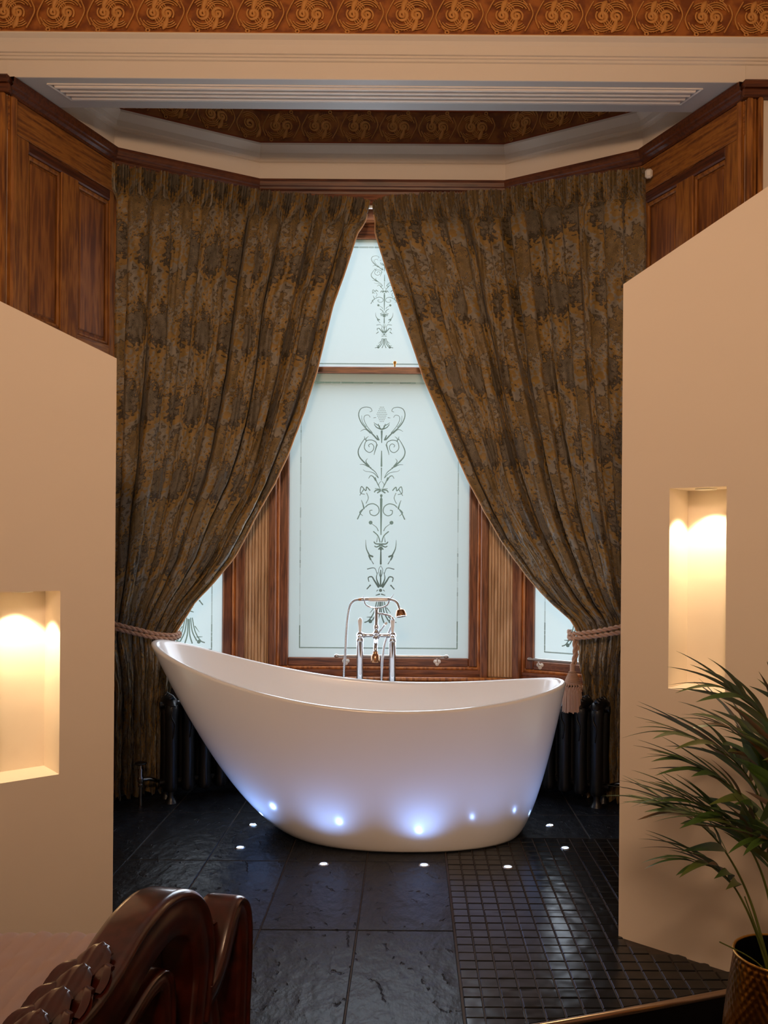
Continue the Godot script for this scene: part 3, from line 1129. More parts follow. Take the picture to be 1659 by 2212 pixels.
func pane_mesh(half: float, y0: float, y1: float, z: float) -> MB:
	# a sheet of frosted glass, its face towards the room
	var b := MB.new()
	b.face([Vector3(-half, y0, z), Vector3(half, y0, z), Vector3(half, y1, z), Vector3(-half, y1, z)], Vector3(0, 0, 1), [Vector2(0, 1), Vector2(1, 1), Vector2(1, 0), Vector2(0, 0)])
	return b


func windows() -> void:
	# pixel sizes: about 830 per metre
	var lower := pane_texture(780, 1234, 48, 44, 40, 398, 82, Vector2(0.453, 0.453))
	var upper := pane_texture(780, 578, 48, 30, 36, 404, 46, Vector2(0.262, 0.196))
	var small_lo := pane_texture(332, 1234, 44, 44, 40, 190, 60, Vector2(0.453, 0.50))
	var small_up := pane_texture(332, 578, 44, 30, 36, 190, 46, Vector2(0.262, 0.196))
	sash_window(1, Vector2(-0.165, -4.54), Vector2(1, 0), Vector2(0, -1), 0.469, "wide middle sash window of the bay with etched frosted glass", lower, upper, true)
	var el := (BL - SL).normalized()
	var er := (SR - BR).normalized()
	sash_window(2, (SL + BL) / 2, el, Vector2(el.y, -el.x), 0.2, "narrow left bay window with etched frosted glass, behind the curtain", small_lo, small_up, true)
	sash_window(3, (SR + BR) / 2, er, Vector2(er.y, -er.x), 0.2, "narrow right bay window with etched frosted glass, beside the tassel", small_lo, small_up, true)
	# reeded posts at the two bends, square posts at the outer ends
	for side in 2:
		var c: Vector2 = BL if side == 0 else BR
		var e: Vector2 = (Vector2(1, 0) + (el if side == 0 else er)).normalized()
		var B := frame2(e)
		var nout := Vector2(e.y, -e.x)
		var b := MB.new()
		b.box(Transform3D(B, Vector3(c.x + nout.x * 0.075, 1.75, c.y + nout.y * 0.075)), Vector3(0.15, 2.5, 0.126))
		b.box(Transform3D(B, Vector3(c.x + nout.x * 0.15, 1.75, c.y + nout.y * 0.15)), Vector3(0.24, 2.5, 0.05))
		var post := struct("trim_9" if side == 0 else "trim_10", b, M.reed, "pale reeded pine post between the %s" % ("left and middle windows" if side == 0 else "middle and right windows"), "post")
		for k in 9:
			var r := MB.new()
			var off := (k - 4) * 0.0163
			var o := c + e * off + nout * 0.001
			r.tube([Vector3(o.x, 0.522, o.y), Vector3(o.x, 2.99, o.y)], 0.0086 if k % 2 == 0 else 0.0068, 10)
			part("reed", r, M.reed, post)
	# sill and nosing along the bay
	var s := MB.new()
	for r in [[SL, BL], [BL, BR], [BR, SR]]:
		wall_run(s, r[0], r[1], 0.492, 0.515, -0.05, 0.14, 0.004, 0.012)
	var sill := struct("trim_11", s, M.sash_x, "stained wooden sill running under the three bay windows", "window sill")
	var ns := MB.new()
	for r in [[Vector2(-1.397, -4.145), Vector2(-0.78, -4.487)], [Vector2(-0.78, -4.487), Vector2(0.461, -4.487)], [Vector2(0.461, -4.487), Vector2(1.057, -4.125)]]:
		ns.tube([Vector3(r[0].x, 0.515, r[0].y), Vector3(r[1].x, 0.515, r[1].y)], 0.0105, 10)
	part("nosing", ns, M.bead, sill)
	# outer end blocks of the side windows
	var eb := MB.new()
	wall_run(eb, SL, SL + el * 0.06, 0.5, 3.0, 0.0, 0.15)
	wall_run(eb, SR - er * 0.06, SR, 0.5, 3.0, 0.0, 0.15)
	struct("trim_12", eb, M.wood_v, "plain wooden end posts of the bay beside the cheeks", "post")


# ------------------------------------------------------------------ curtains
func along(path: Array, s: float) -> Array:
	# point and inward normal at distance s on a plan polyline; past its ends it goes on straight
	var acc := 0.0
	for i in path.size() - 1:
		var a: Vector2 = path[i]
		var b: Vector2 = path[i + 1]
		var l := a.distance_to(b)
		if s <= acc + l or i == path.size() - 2:
			var e := (b - a) / l
			var n := Vector2(-e.y, e.x)
			if n.dot((a + b) / 2 - Vector2(-0.16, -3.0)) > 0: n = -n
			return [a + e * (s - acc), n]
		acc += l
	return []


func curtain(side: int, cloth: Material) -> void:
	var path: Array = [Vector2(-1.372, -4.094), Vector2(-0.763, -4.43), Vector2(0.0, -4.43)] if side == 0 else [Vector2(1.04, -4.08), Vector2(0.447, -4.43), Vector2(-0.3, -4.43)]
	# distance of the leading edge along the track at each height
	var lead: Array = [[0.0, 0.25], [0.473, 0.262], [0.584, 0.267], [0.758, 0.279], [0.804, 0.306], [0.914, 0.372], [1.003, 0.455], [1.127, 0.558], [1.314, 0.662], [1.494, 0.788], [1.629, 0.853], [1.849, 0.937], [2.04, 1.0], [2.189, 1.036], [2.387, 1.084], [2.56, 1.143], [2.746, 1.196], [2.888, 1.234], [2.93, 1.243]] if side == 0 else [[0.0, 0.25], [0.468, 0.254], [0.71, 0.261], [0.787, 0.268], [0.848, 0.303], [0.927, 0.398], [1.031, 0.499], [1.149, 0.589], [1.23, 0.659], [1.367, 0.755], [1.508, 0.833], [1.612, 0.881], [1.854, 0.988], [2.02, 1.063], [2.155, 1.108], [2.415, 1.196], [2.58, 1.253], [2.747, 1.306], [2.889, 1.339], [2.93, 1.342]]
	var toph: Array = [[0.0, 2.948], [0.25, 2.96], [0.55, 2.97], [0.82, 2.947], [0.96, 2.935], [1.0, 2.919]] if side == 0 else [[0.0, 2.941], [0.22, 2.966], [0.49, 2.985], [0.83, 2.96], [0.95, 2.947], [1.0, 2.919]]
	var tie := 0.775 if side == 0 else 0.80
	var nz := noise(1.0, 51 + side, FastNoiseLite.FRACTAL_FBM, 2)
	var NU := 560
	var NV := 180
	var pts := PackedVector3Array()
	var uvs := PackedVector2Array()
	var K := 13.5
	var edge_path := []
	for j in NV:
		var v := float(j) / (NV - 1)
		var hn := lerpf(2.93, 0.015, v)
		var s1 := table(lead, hn)
		var tieness := exp(-pow((hn - tie) / 0.11, 2.0))
		var header := smoothstep(2.76, 2.83, hn)
		var below := smoothstep(tie, tie - 0.3, hn)
		for i in NU:
			var u := float(i) / (NU - 1)
			var s := lerpf(-0.03 + 0.03 * below, s1, u)
			# the gathers drift a little on their way down
			var w := u + 0.05 * nz.get_noise_2d(u * 7.0, 7.0) + 0.012 * nz.get_noise_2d(u * 7.0, v * 2.5) * (1.0 - header)
			var ph := w * K
			var fold := 1.0 - pow(1.0 - absf(sin(PI * ph)), 2.0)
			var low := 1.0 - pow(1.0 - absf(sin(PI * (w * 4.6 + 0.3))), 1.8)
			s -= 0.25 * (s1 / K) * sin(TAU * ph) * (1.0 - header) * (1.0 - 0.7 * below)
			var size := 0.65 + 0.5 * nz.get_noise_2d(floor(ph) * 3.7, 40.0) + 0.25
			var amp := lerpf(0.070, 0.078, smoothstep(2.8, 1.6, hn)) * size
			amp = lerpf(amp, 0.034, tieness)
			amp *= 1.0 - 0.8 * header
			amp = lerpf(amp, 0.016, below)
			# heading tape: many narrow pleats, swelling to a small ruffle above
			var pl := pow(absf(sin(PI * (u * 46.0 + 1.6 * nz.get_noise_2d(u * 30.0, 3.0)))), 0.55)
			var fine := 0.5 + 0.5 * sin(PI * (w * K * 4.0 + 3.0 * nz.get_noise_2d(u * 14.0, v * 3.0)))
			var d := fold * amp + low * 0.05 * below + pl * 0.034 * header + fine * 0.005 * (1.0 - header)
			# soft creases across the cloth
			d += 0.006 * nz.get_noise_2d(u * 60.0 + hn * 9.0, hn * 16.0) * (1.0 - header)
			d += 0.022 * below * nz.get_noise_2d(u * 12.0, hn * 11.0)
			var bulge := 0.05 * sin(PI * clampf((2.93 - hn) / (2.93 - tie), 0.0, 1.0)) * u
			d += bulge - 0.03 * below * (1.0 if hn < 0.6 else 0.0) * u
			var pn := along(path, s)
			var nn: Vector2 = pn[1]
			# round the bend of the track
			var bend: float = path[0].distance_to(path[1])
			var kk := smoothstep(-0.12, 0.12, s - bend)
			var na: Vector2 = along(path, 0.1)[1]
			var nb: Vector2 = along(path, bend + 0.3)[1]
			nn = na.lerp(nb, kk).normalized()
			var q: Vector2 = pn[0] + nn * (d - 0.03)
			var y := hn + (table(toph, u) - 2.93) * smoothstep(2.2, 2.93, hn)
			y += 0.006 * header * pl * smoothstep(2.9, 2.93, hn)
			y += 0.012 * sin(ph * PI) * smoothstep(0.12, 0.0, hn)
			pts.append(Vector3(q.x, y, q.y))
			uvs.append(Vector2((u - 0.5) * lerpf(0.36, 1.0, clampf(s1 / 1.2, 0.0, 1.0)) * (3.5 if side == 0 else 3.7) / 0.32, (2.93 - hn) / 0.36 + 0.5 * side))
		edge_path.append(pts[pts.size() - 1])
	var b := MB.new()
	b.grid(pts, NU, NV, false, side == 1, uvs)
	var root := thing("curtain", "%s brown and grey damask curtain drawn back to the %s with a rope" % (["left", "left"] if side == 0 else ["right", "right"]), "curtain", Vector3.ZERO, "damask curtains of the bay")
	part("cloth", b, cloth, root)
	# turned hem along the leading edge
	var hem := MB.new()
	var hp := []
	for j in range(4, NV - 30, 2):
		hp.append(edge_path[j])
	hem.tube(hp, 0.0042, 6)
	part("hem", hem, M.lining, root)
	# heading tape stitched across the top
	var tape := MB.new()
	var tp := []
	for i in range(0, NU, 3):
		tp.append(pts[8 * NU + i] + Vector3(0, 0, 0.0))
	tape.tube(tp, 0.0022, 5)
	part("heading_stitch", tape, cloth, root)


func rope(called: String, p: Array, r: float, parent: Node, turns_per_m := 38.0) -> void:
	# two strands twisted round each other
	var path := spline(p, 10)
	for k in 2:
		var b := MB.new()
		var strand := []
		var run := 0.0
		for j in path.size():
			var tn: Vector3 = (path[min(j + 1, path.size() - 1)] - path[max(j - 1, 0)]).normalized()
			var a := tn.cross(Vector3.UP if absf(tn.y) < 0.9 else Vector3.RIGHT).normalized()
			var c := tn.cross(a)
			if j > 0: run += path[j].distance_to(path[j - 1])
			var w := run * turns_per_m * TAU * 0.5 + k * PI
			strand.append(path[j] + (a * cos(w) + c * sin(w)) * r * 0.55)
		b.tube(strand, r * 0.72, 7)
		part(called, b, M.rope, parent)


func tiebacks() -> void:
	var l := thing("tieback", "twisted rope tieback round the left curtain above the radiator", "tieback", Vector3.ZERO, "curtain tiebacks")
	rope("strand", [Vector3(-1.44, 0.86, -4.13), Vector3(-1.40, 0.842, -4.03), Vector3(-1.33, 0.825, -4.005), Vector3(-1.25, 0.80, -4.04), Vector3(-1.17, 0.775, -4.085), Vector3(-1.11, 0.765, -4.15), Vector3(-1.10, 0.77, -4.22)], 0.009, l)
	rope("strand", [Vector3(-1.44, 0.845, -4.13), Vector3(-1.40, 0.825, -4.025), Vector3(-1.33, 0.806, -4.0), Vector3(-1.25, 0.78, -4.035), Vector3(-1.17, 0.757, -4.08), Vector3(-1.11, 0.748, -4.145), Vector3(-1.10, 0.755, -4.22)], 0.009, l)
	var hook := MB.new()
	hook.lathe([Vector2(0.014, 0), Vector2(0.014, 0.004), Vector2(0.005, 0.01), Vector2(0.005, 0.04), Vector2(0.010, 0.046), Vector2(0.0, 0.052)], 12, Transform3D(Basis(Vector3(0, 0, 1), -PI / 2), Vector3(-1.462, 0.862, -4.13)))
	part("hook", hook, M.brass, l)
	var r := thing("tieback", "twisted rope tieback with a hanging tassel round the right curtain", "tieback", Vector3.ZERO, "curtain tiebacks")
	rope("strand", [Vector3(1.10, 0.875, -4.10), Vector3(1.03, 0.855, -4.0), Vector3(0.95, 0.83, -4.02), Vector3(0.86, 0.805, -4.07), Vector3(0.79, 0.79, -4.115), Vector3(0.757, 0.785, -4.16), Vector3(0.765, 0.79, -4.23)], 0.0095, r)
	rope("strand", [Vector3(1.10, 0.85, -4.10), Vector3(1.03, 0.828, -3.995), Vector3(0.95, 0.805, -4.015), Vector3(0.86, 0.783, -4.065), Vector3(0.79, 0.77, -4.11), Vector3(0.755, 0.763, -4.15), Vector3(0.765, 0.77, -4.23)], 0.0095, r)
	rope("strand", [Vector3(0.765, 0.785, -4.135), Vector3(0.768, 0.74, -4.115), Vector3(0.767, 0.69, -4.105), Vector3(0.758, 0.645, -4.10)], 0.008, r, 30.0)
	rope("strand", [Vector3(0.775, 0.77, -4.135), Vector3(0.780, 0.73, -4.12), Vector3(0.776, 0.68, -4.11), Vector3(0.766, 0.64, -4.10)], 0.007, r, 30.0)
	# tassel: bound head, bell, knotted band and fringe
	var c := Vector3(0.757, 0.0, -4.10)
	var t := MB.new()
	t.lathe([Vector2(0.0, 0.655), Vector2(0.011, 0.65), Vector2(0.012, 0.612), Vector2(0.02, 0.602), Vector2(0.031, 0.578), Vector2(0.036, 0.56), Vector2(0.033, 0.553)], 24, at(c.x, 0, c.z))
	var head := part("tassel_head", t, M.rope, r)
	t = MB.new()
	for k in 9:
		var y := 0.562 + k * 0.0062
		var rr := lerpf(0.0365, 0.016, k / 8.0)
		var ring := []
		for i in 25:
			ring.append(c + Vector3(cos(TAU * i / 24) * rr, y + 0.004 * sin(TAU * i / 24), sin(TAU * i / 24) * rr))
		t.tube(ring, 0.003, 5, 1.0, Vector3.ZERO, false)
	part("winding", t, M.rope, head)
	t = MB.new()
	for k in 60:
		var w := TAU * k / 60.0
		var rr := 0.036 + 0.003 * (k % 2)
		var y := 0.55 - 0.012 * (k % 3)
		t.tube([c + Vector3(cos(w) * (rr - 0.002), y + 0.008, sin(w) * (rr - 0.002)), c + Vector3(cos(w) * (rr + 0.004), y, sin(w) * (rr + 0.004)), c + Vector3(cos(w + 0.08) * rr, y - 0.012, sin(w + 0.08) * rr)], 0.0032, 5)
	tag(part("knotted_band", t, M.rope, r), "", "", "", "stuff")
	t = MB.new()
	for k in 46:
		var w := TAU * k / 46.0
		var r0 := 0.037
		var r1 := 0.043 + rng.randf() * 0.004
		t.tube([c + Vector3(cos(w) * r0, 0.545, sin(w) * r0), c + Vector3(cos(w) * (r1 - 0.003), 0.50, sin(w) * (r1 - 0.003)), c + Vector3(cos(w) * r1, 0.425 + rng.randf() * 0.008, sin(w) * r1)], 0.0033, 5)
	tag(part("fringe", t, M.rope, r), "", "", "", "stuff")


func curtain_track() -> void:
	var b := MB.new()
	var p := [Vector3(-1.34, 2.905, -4.17), Vector3(-0.775, 2.912, -4.475), Vector3(0.458, 2.912, -4.475), Vector3(1.075, 2.912, -4.115)]
	for k in 3:
		b.tube([p[k], p[k + 1]], 0.009, 6)
	var t := thing("curtain_track", "white curtain track round the bay with a rounded end stop at the right", "curtain track")
	part("track", b, M.white_paint, t)
	b = MB.new()
	b.box(Transform3D(Basis(Vector3.UP, -0.3), Vector3(1.083, 2.912, -4.055)), Vector3(0.034, 0.042, 0.03), 0.009)
	part("end_stop", b, M.white_paint, t)
	b = MB.new()
	b.lathe([Vector2(0.002, 0.0), Vector2(0.0035, 0.004), Vector2(0.002, 0.012), Vector2(0.0, 0.014)], 10, at(-0.196, 2.905, -4.44))
	b.tube([Vector3(-0.196, 2.926, -4.425), Vector3(-0.196, 2.914, -4.475)], 0.002, 5)
	part("hook", b, M.brass, t)


# ------------------------------------------------------------------ bath
func bath_rim(x: float) -> float:
	if x < 0.0: return 0.563 + 0.222 * pow(-x / 1.076, 1.97)
	return 0.563 + 0.067 * pow(x / 0.651, 2.0)


func bath() -> void:
	var NU := 96
	var cx := -0.2125
	var a := 0.8635
	var bz := 0.385
	var zc := -3.69
	var b0 := 0.455      # base half length, half width
	var c0 := 0.272
	var ring := func(t: float, inset: float, drop: float) -> Array:
		# outline at share t of the wall's height
		var out := []
		var k := pow(t, 0.62)
		var kz := pow(t, 0.60)
		for i in NU:
			var w := TAU * i / NU
			var cw := cos(w)
			var sw := sin(w)
			var ex := signf(cw) * pow(absf(cw), 0.93)
			var ez := signf(sw) * pow(absf(sw), 0.93)
			var rim := Vector2(cx + ex * (a - inset), zc + ez * (bz - inset))
			var foot := Vector2(-0.006 + ex * maxf(b0 - inset, 0.05), zc + ez * maxf(c0 - inset, 0.05))
			var h := bath_rim(cx + ex * a)
			out.append(Vector3(lerpf(foot.x, rim.x, k), t * h - drop, lerpf(foot.y, rim.y, kz)))
		return out
	var pts := PackedVector3Array()
	var rows := 0
	# outside from the floor up
	for q in ring.call(0.0, 0.012, 0.0): pts.append(Vector3(q.x, 0.001, q.z))
	rows += 1
	for k in 23:
		var t := 0.004 + 0.982 * pow(k / 22.0, 1.4)
		for q in ring.call(t, 0.0, 0.0): pts.append(q)
		rows += 1
	# rounded lip
	for k in [[0.996, 0.0008, 0.0], [1.0, 0.004, -0.0015], [1.0, 0.009, -0.0035], [1.0, 0.016, -0.0035], [1.0, 0.0215, -0.0015], [0.996, 0.025, 0.0]]:
		for q in ring.call(k[0], k[1], k[2]): pts.append(q)
		rows += 1
	# inside, down to a rounded floor
	for k in 18:
		var t := lerpf(0.985, 0.2, pow(k / 17.0, 0.85))
		for q in ring.call(t, 0.028 + 0.014 * k / 17.0, 0.0): pts.append(q)
		rows += 1
	for k in 6:
		var t := k / 5.0
		for q in ring.call(0.2, 0.042, 0.0):
			var m := Vector3(-0.03, 0.105, zc)
			pts.append(q.lerp(Vector3(lerpf(q.x, m.x, 0.9), m.y, lerpf(q.z, m.z, 0.9)), pow(t, 0.7)) if k < 5 else m)
		rows += 1
	var b := MB.new()
	b.grid(pts, NU, rows, true)
	var root := thing("bathtub", "white freestanding slipper bath with one high end on the tiled platform", "bathtub")
	part("shell", b, M.bath, root)
	var w := MB.new()
	w.lathe([Vector2(0.0, 0.004), Vector2(0.026, 0.003), Vector2(0.028, 0.0)], 20, at(-0.03, 0.106, zc))
	part("waste", w, M.chrome, root)


func bath_mixer() -> void:
	# local axes: origin at the middle of the cross bar, x right, z towards the bath
	var root := thing("bath_mixer", "chrome floor-standing bath mixer with hand shower behind the bath", "bath tap", Vector3(-0.1586, 0.770, -4.15))
	var H := 0.770
	var b: MB
	for s in [-1.0, 1.0]:
		var x: float = s * 0.0765
		b = MB.new()
		b.lathe([Vector2(0.036, -H), Vector2(0.036, -H + 0.006), Vector2(0.02, -H + 0.012), Vector2(0.0158, -H + 0.02), Vector2(0.0158, -0.03), Vector2(0.0175, -0.026), Vector2(0.0175, -0.02), Vector2(0.012, -0.012)], 20, at(x, 0, 0))
		var leg := part("standpipe", b, M.chrome, root)
		b = MB.new()
		b.lathe([Vector2(0.0, -0.017), Vector2(0.012, -0.014), Vector2(0.0175, -0.004), Vector2(0.0175, 0.004), Vector2(0.012, 0.014), Vector2(0.0, 0.0175)], 18, at(x, 0, 0))
		b.lathe([Vector2(0.013, 0.0), Vector2(0.013, 0.012), Vector2(0.009, 0.02), Vector2(0.0085, 0.022), Vector2(0.0, 0.023)], 16, Transform3D(Basis(Vector3(1, 0, 0), PI / 2), Vector3(x, -0.006, 0.008)))
		part("valve", b, M.chrome, root)
		b = MB.new()
		b.lathe([Vector2(0.0065, 0.015), Vector2(0.0075, 0.03), Vector2(0.0095, 0.05), Vector2(0.0118, 0.066), Vector2(0.0105, 0.074), Vector2(0.007, 0.077)], 16, at(x, 0, 0))
		var lever := part("lever", b, M.porcelain, root)
		b = MB.new()
		b.lathe([Vector2(0.007, 0.076), Vector2(0.0078, 0.078), Vector2(0.0065, 0.082), Vector2(0.0, 0.0835)], 14, at(x, 0, 0))
		part("lever_cap", b, M.chrome, lever)
		b = MB.new()
		var xf := Transform3D(Basis(Vector3(0, 0, 1), -s * PI / 2), Vector3.ZERO)
		b.lathe([Vector2(0.010, 0.012), Vector2(0.0085, 0.02), Vector2(0.0085, 0.05), Vector2(0.011, 0.056), Vector2(0.012, 0.062), Vector2(0.009, 0.066)], 16, xf)
		part("cross_bar", b, M.chrome, root)
	# hub and spout that drops over the bath's rim
	b = MB.new()
	b.lathe([Vector2(0.0, -0.02), Vector2(0.012, -0.018), Vector2(0.019, -0.008), Vector2(0.019, 0.006), Vector2(0.014, 0.016), Vector2(0.0105, 0.022), Vector2(0.0105, 0.03), Vector2(0.0125, 0.034), Vector2(0.009, 0.04)], 20)
	b.lathe([Vector2(0.0135, 0.0), Vector2(0.0135, 0.012), Vector2(0.0105, 0.016), Vector2(0.010, 0.018), Vector2(0.007, 0.014), Vector2(0.0, 0.014)], 18, Transform3D(Basis(Vector3(1, 0, 0), PI / 2), Vector3(0, 0, 0.012)))
	part("hub", b, M.chrome, root)
	b = MB.new()
	b.tube(spline([Vector3(0, -0.012, 0.008), Vector3(0, -0.022, 0.045), Vector3(0, -0.036, 0.075), Vector3(0, -0.052, 0.088), Vector3(0, -0.068, 0.09)], 5), 0.0095, 14)
	var spout := part("spout", b, M.chrome, root)
	b = MB.new()
	b.lathe([Vector2(0.021, -0.115), Vector2(0.0225, -0.112), Vector2(0.0205, -0.10), Vector2(0.0195, -0.086), Vector2(0.014, -0.078), Vector2(0.010, -0.072), Vector2(0.012, -0.068), Vector2(0.0085, -0.063)], 20, at(0, 0, 0.09))
	b.lathe([Vector2(0.0, -0.108), Vector2(0.0195, -0.109), Vector2(0.021, -0.115)], 20, at(0, 0, 0.09))
	part("spout_bell", b, M.warm_chrome, spout)
	# diverter lever leaning to the right
	b = MB.new()
	b.tube([Vector3(0.008, 0.008, 0.014), Vector3(0.026, 0.032, 0.02), Vector3(0.040, 0.052, 0.024)], [0.005, 0.0035, 0.005], 10)
	var dv := part("diverter", b, M.chrome, root)
	b = MB.new()
	b.lathe([Vector2(0.0, 0.0), Vector2(0.0065, 0.004), Vector2(0.006, 0.012), Vector2(0.0, 0.015)], 12, Transform3D(Basis(Vector3(0, 0, 1), -0.7), Vector3(0.041, 0.053, 0.024)))
	part("knob", b, M.porcelain, dv)
	# riser and cradle
	b = MB.new()
	b.lathe([Vector2(0.0125, 0.036), Vector2(0.0125, 0.046), Vector2(0.0088, 0.05), Vector2(0.0088, 0.118), Vector2(0.0105, 0.121), Vector2(0.0105, 0.127), Vector2(0.006, 0.131)], 18)
	part("riser", b, M.chrome, root)
	b = MB.new()
	b.tube(spline([Vector3(-0.058, 0.162, 0.0), Vector3(-0.052, 0.146, 0.0), Vector3(-0.034, 0.135, 0.0), Vector3(0.0, 0.129, 0.0), Vector3(0.034, 0.135, 0.0), Vector3(0.052, 0.146, 0.0), Vector3(0.060, 0.166, 0.0)], 4), 0.0038, 10)
	b.tube([Vector3(-0.058, 0.162, 0.0), Vector3(-0.064, 0.188, 0.0)], [0.0038, 0.001], 8)
	b.tube([Vector3(0.060, 0.166, 0.0), Vector3(0.082, 0.196, 0.0)], [0.0038, 0.001], 8)
	part("cradle", b, M.chrome, root)
	# side arm that turns down
	b = MB.new()
	b.tube(spline([Vector3(0.006, 0.104, 0.004), Vector3(0.034, 0.101, 0.008), Vector3(0.058, 0.096, 0.012), Vector3(0.074, 0.086, 0.015), Vector3(0.081, 0.074, 0.016)], 5), 0.0048, 10)
	b.lathe([Vector2(0.0, -0.007), Vector2(0.007, -0.003), Vector2(0.007, 0.003), Vector2(0.0, 0.007)], 12, at(0.028, 0.1015, 0.007))
	part("side_arm", b, M.chrome, root)
	# hand shower resting on the cradle: a thing of its own
	var hs := thing("hand_shower", "hand shower with a porcelain grip resting across the chrome mixer", "hand shower", root.position)
	var lie := func(x: float) -> Transform3D: return Transform3D(Basis(Vector3(0, 0, 1), -PI / 2), Vector3(x, 0.169, 0.0))
	b = MB.new()
	b.lathe([Vector2(0.0085, -0.04), Vector2(0.0095, -0.03), Vector2(0.0105, 0.0), Vector2(0.0095, 0.042), Vector2(0.0085, 0.05)], 18, lie.call(0.002))
	part("grip", b, M.porcelain, hs)
	b = MB.new()
	b.lathe([Vector2(0.006, -0.042), Vector2(0.0065, -0.034), Vector2(0.0095, -0.032), Vector2(0.0095, -0.026), Vector2(0.0065, -0.02), Vector2(0.0088, -0.012), Vector2(0.0088, 0.0)], 14, lie.call(-0.038))
	part("collar", b, M.chrome, hs)
	b = MB.new()
	b.lathe([Vector2(0.009, 0.0), Vector2(0.0105, 0.003), Vector2(0.0105, 0.008), Vector2(0.0065, 0.012)], 14, lie.call(0.052))
	part("collar", b, M.chrome, hs)
	b = MB.new()
	b.tube(spline([Vector3(0.063, 0.169, 0.0), Vector3(0.084, 0.164, 0.004), Vector3(0.098, 0.152, 0.008), Vector3(0.105, 0.136, 0.012), Vector3(0.107, 0.128, 0.014)], 5), 0.0062, 12)
	part("neck", b, M.chrome, hs)
	var tilt := Transform3D(Basis(Vector3(0, 0, 1), 0.16) * Basis(Vector3(1, 0, 0), -0.25), Vector3(0.114, 0.110, 0.018))
	b = MB.new()
	b.lathe([Vector2(0.0245, -0.019), Vector2(0.027, -0.016), Vector2(0.024, -0.004), Vector2(0.020, 0.010), Vector2(0.010, 0.015), Vector2(0.006, 0.02)], 22, tilt)
	var hd := part("head", b, M.warm_chrome, hs)
	b = MB.new()
	b.lathe([Vector2(0.0, -0.017), Vector2(0.020, -0.0165), Vector2(0.0245, -0.019)], 22, tilt)
	part("rose", b, M.chrome, hd)
	# ribbed metal hose: down behind the bath and up again to the mixer
	var hose := thing("shower_hose", "ribbed chrome shower hose looping down behind the bath", "hose", root.position)
	var path := spline([Vector3(-0.078, 0.169, 0.0), Vector3(-0.105, 0.163, 0.0), Vector3(-0.125, 0.138, 0.0), Vector3(-0.136, 0.08, 0.0), Vector3(-0.142, 0.0, 0.002), Vector3(-0.145, -0.08, 0.004), Vector3(-0.151, -0.19, 0.004), Vector3(-0.15, -0.4, 0.0), Vector3(-0.10, -0.60, -0.01), Vector3(-0.02, -0.62, -0.02), Vector3(0.02, -0.4, -0.02), Vector3(0.026, -0.2, -0.02), Vector3(0.028, -0.13, -0.02), Vector3(0.036, -0.06, -0.02), Vector3(0.05, -0.01, -0.02), Vector3(0.066, 0.03, -0.015), Vector3(0.078, 0.06, 0.0)], 40)
	var rad := []
	for k in path.size():
		rad.append(0.0066 if k % 3 == 0 else 0.0056)
	b = MB.new()
	b.tube(path, rad, 10)
	part("hose_skin", b, M.hose, hose)
	b = MB.new()
	b.tube([Vector3(-0.062, 0.169, 0), Vector3(-0.085, 0.168, 0)], [0.008, 0.0066], 12)
	part("hose_nut", b, M.warm_chrome, hose)


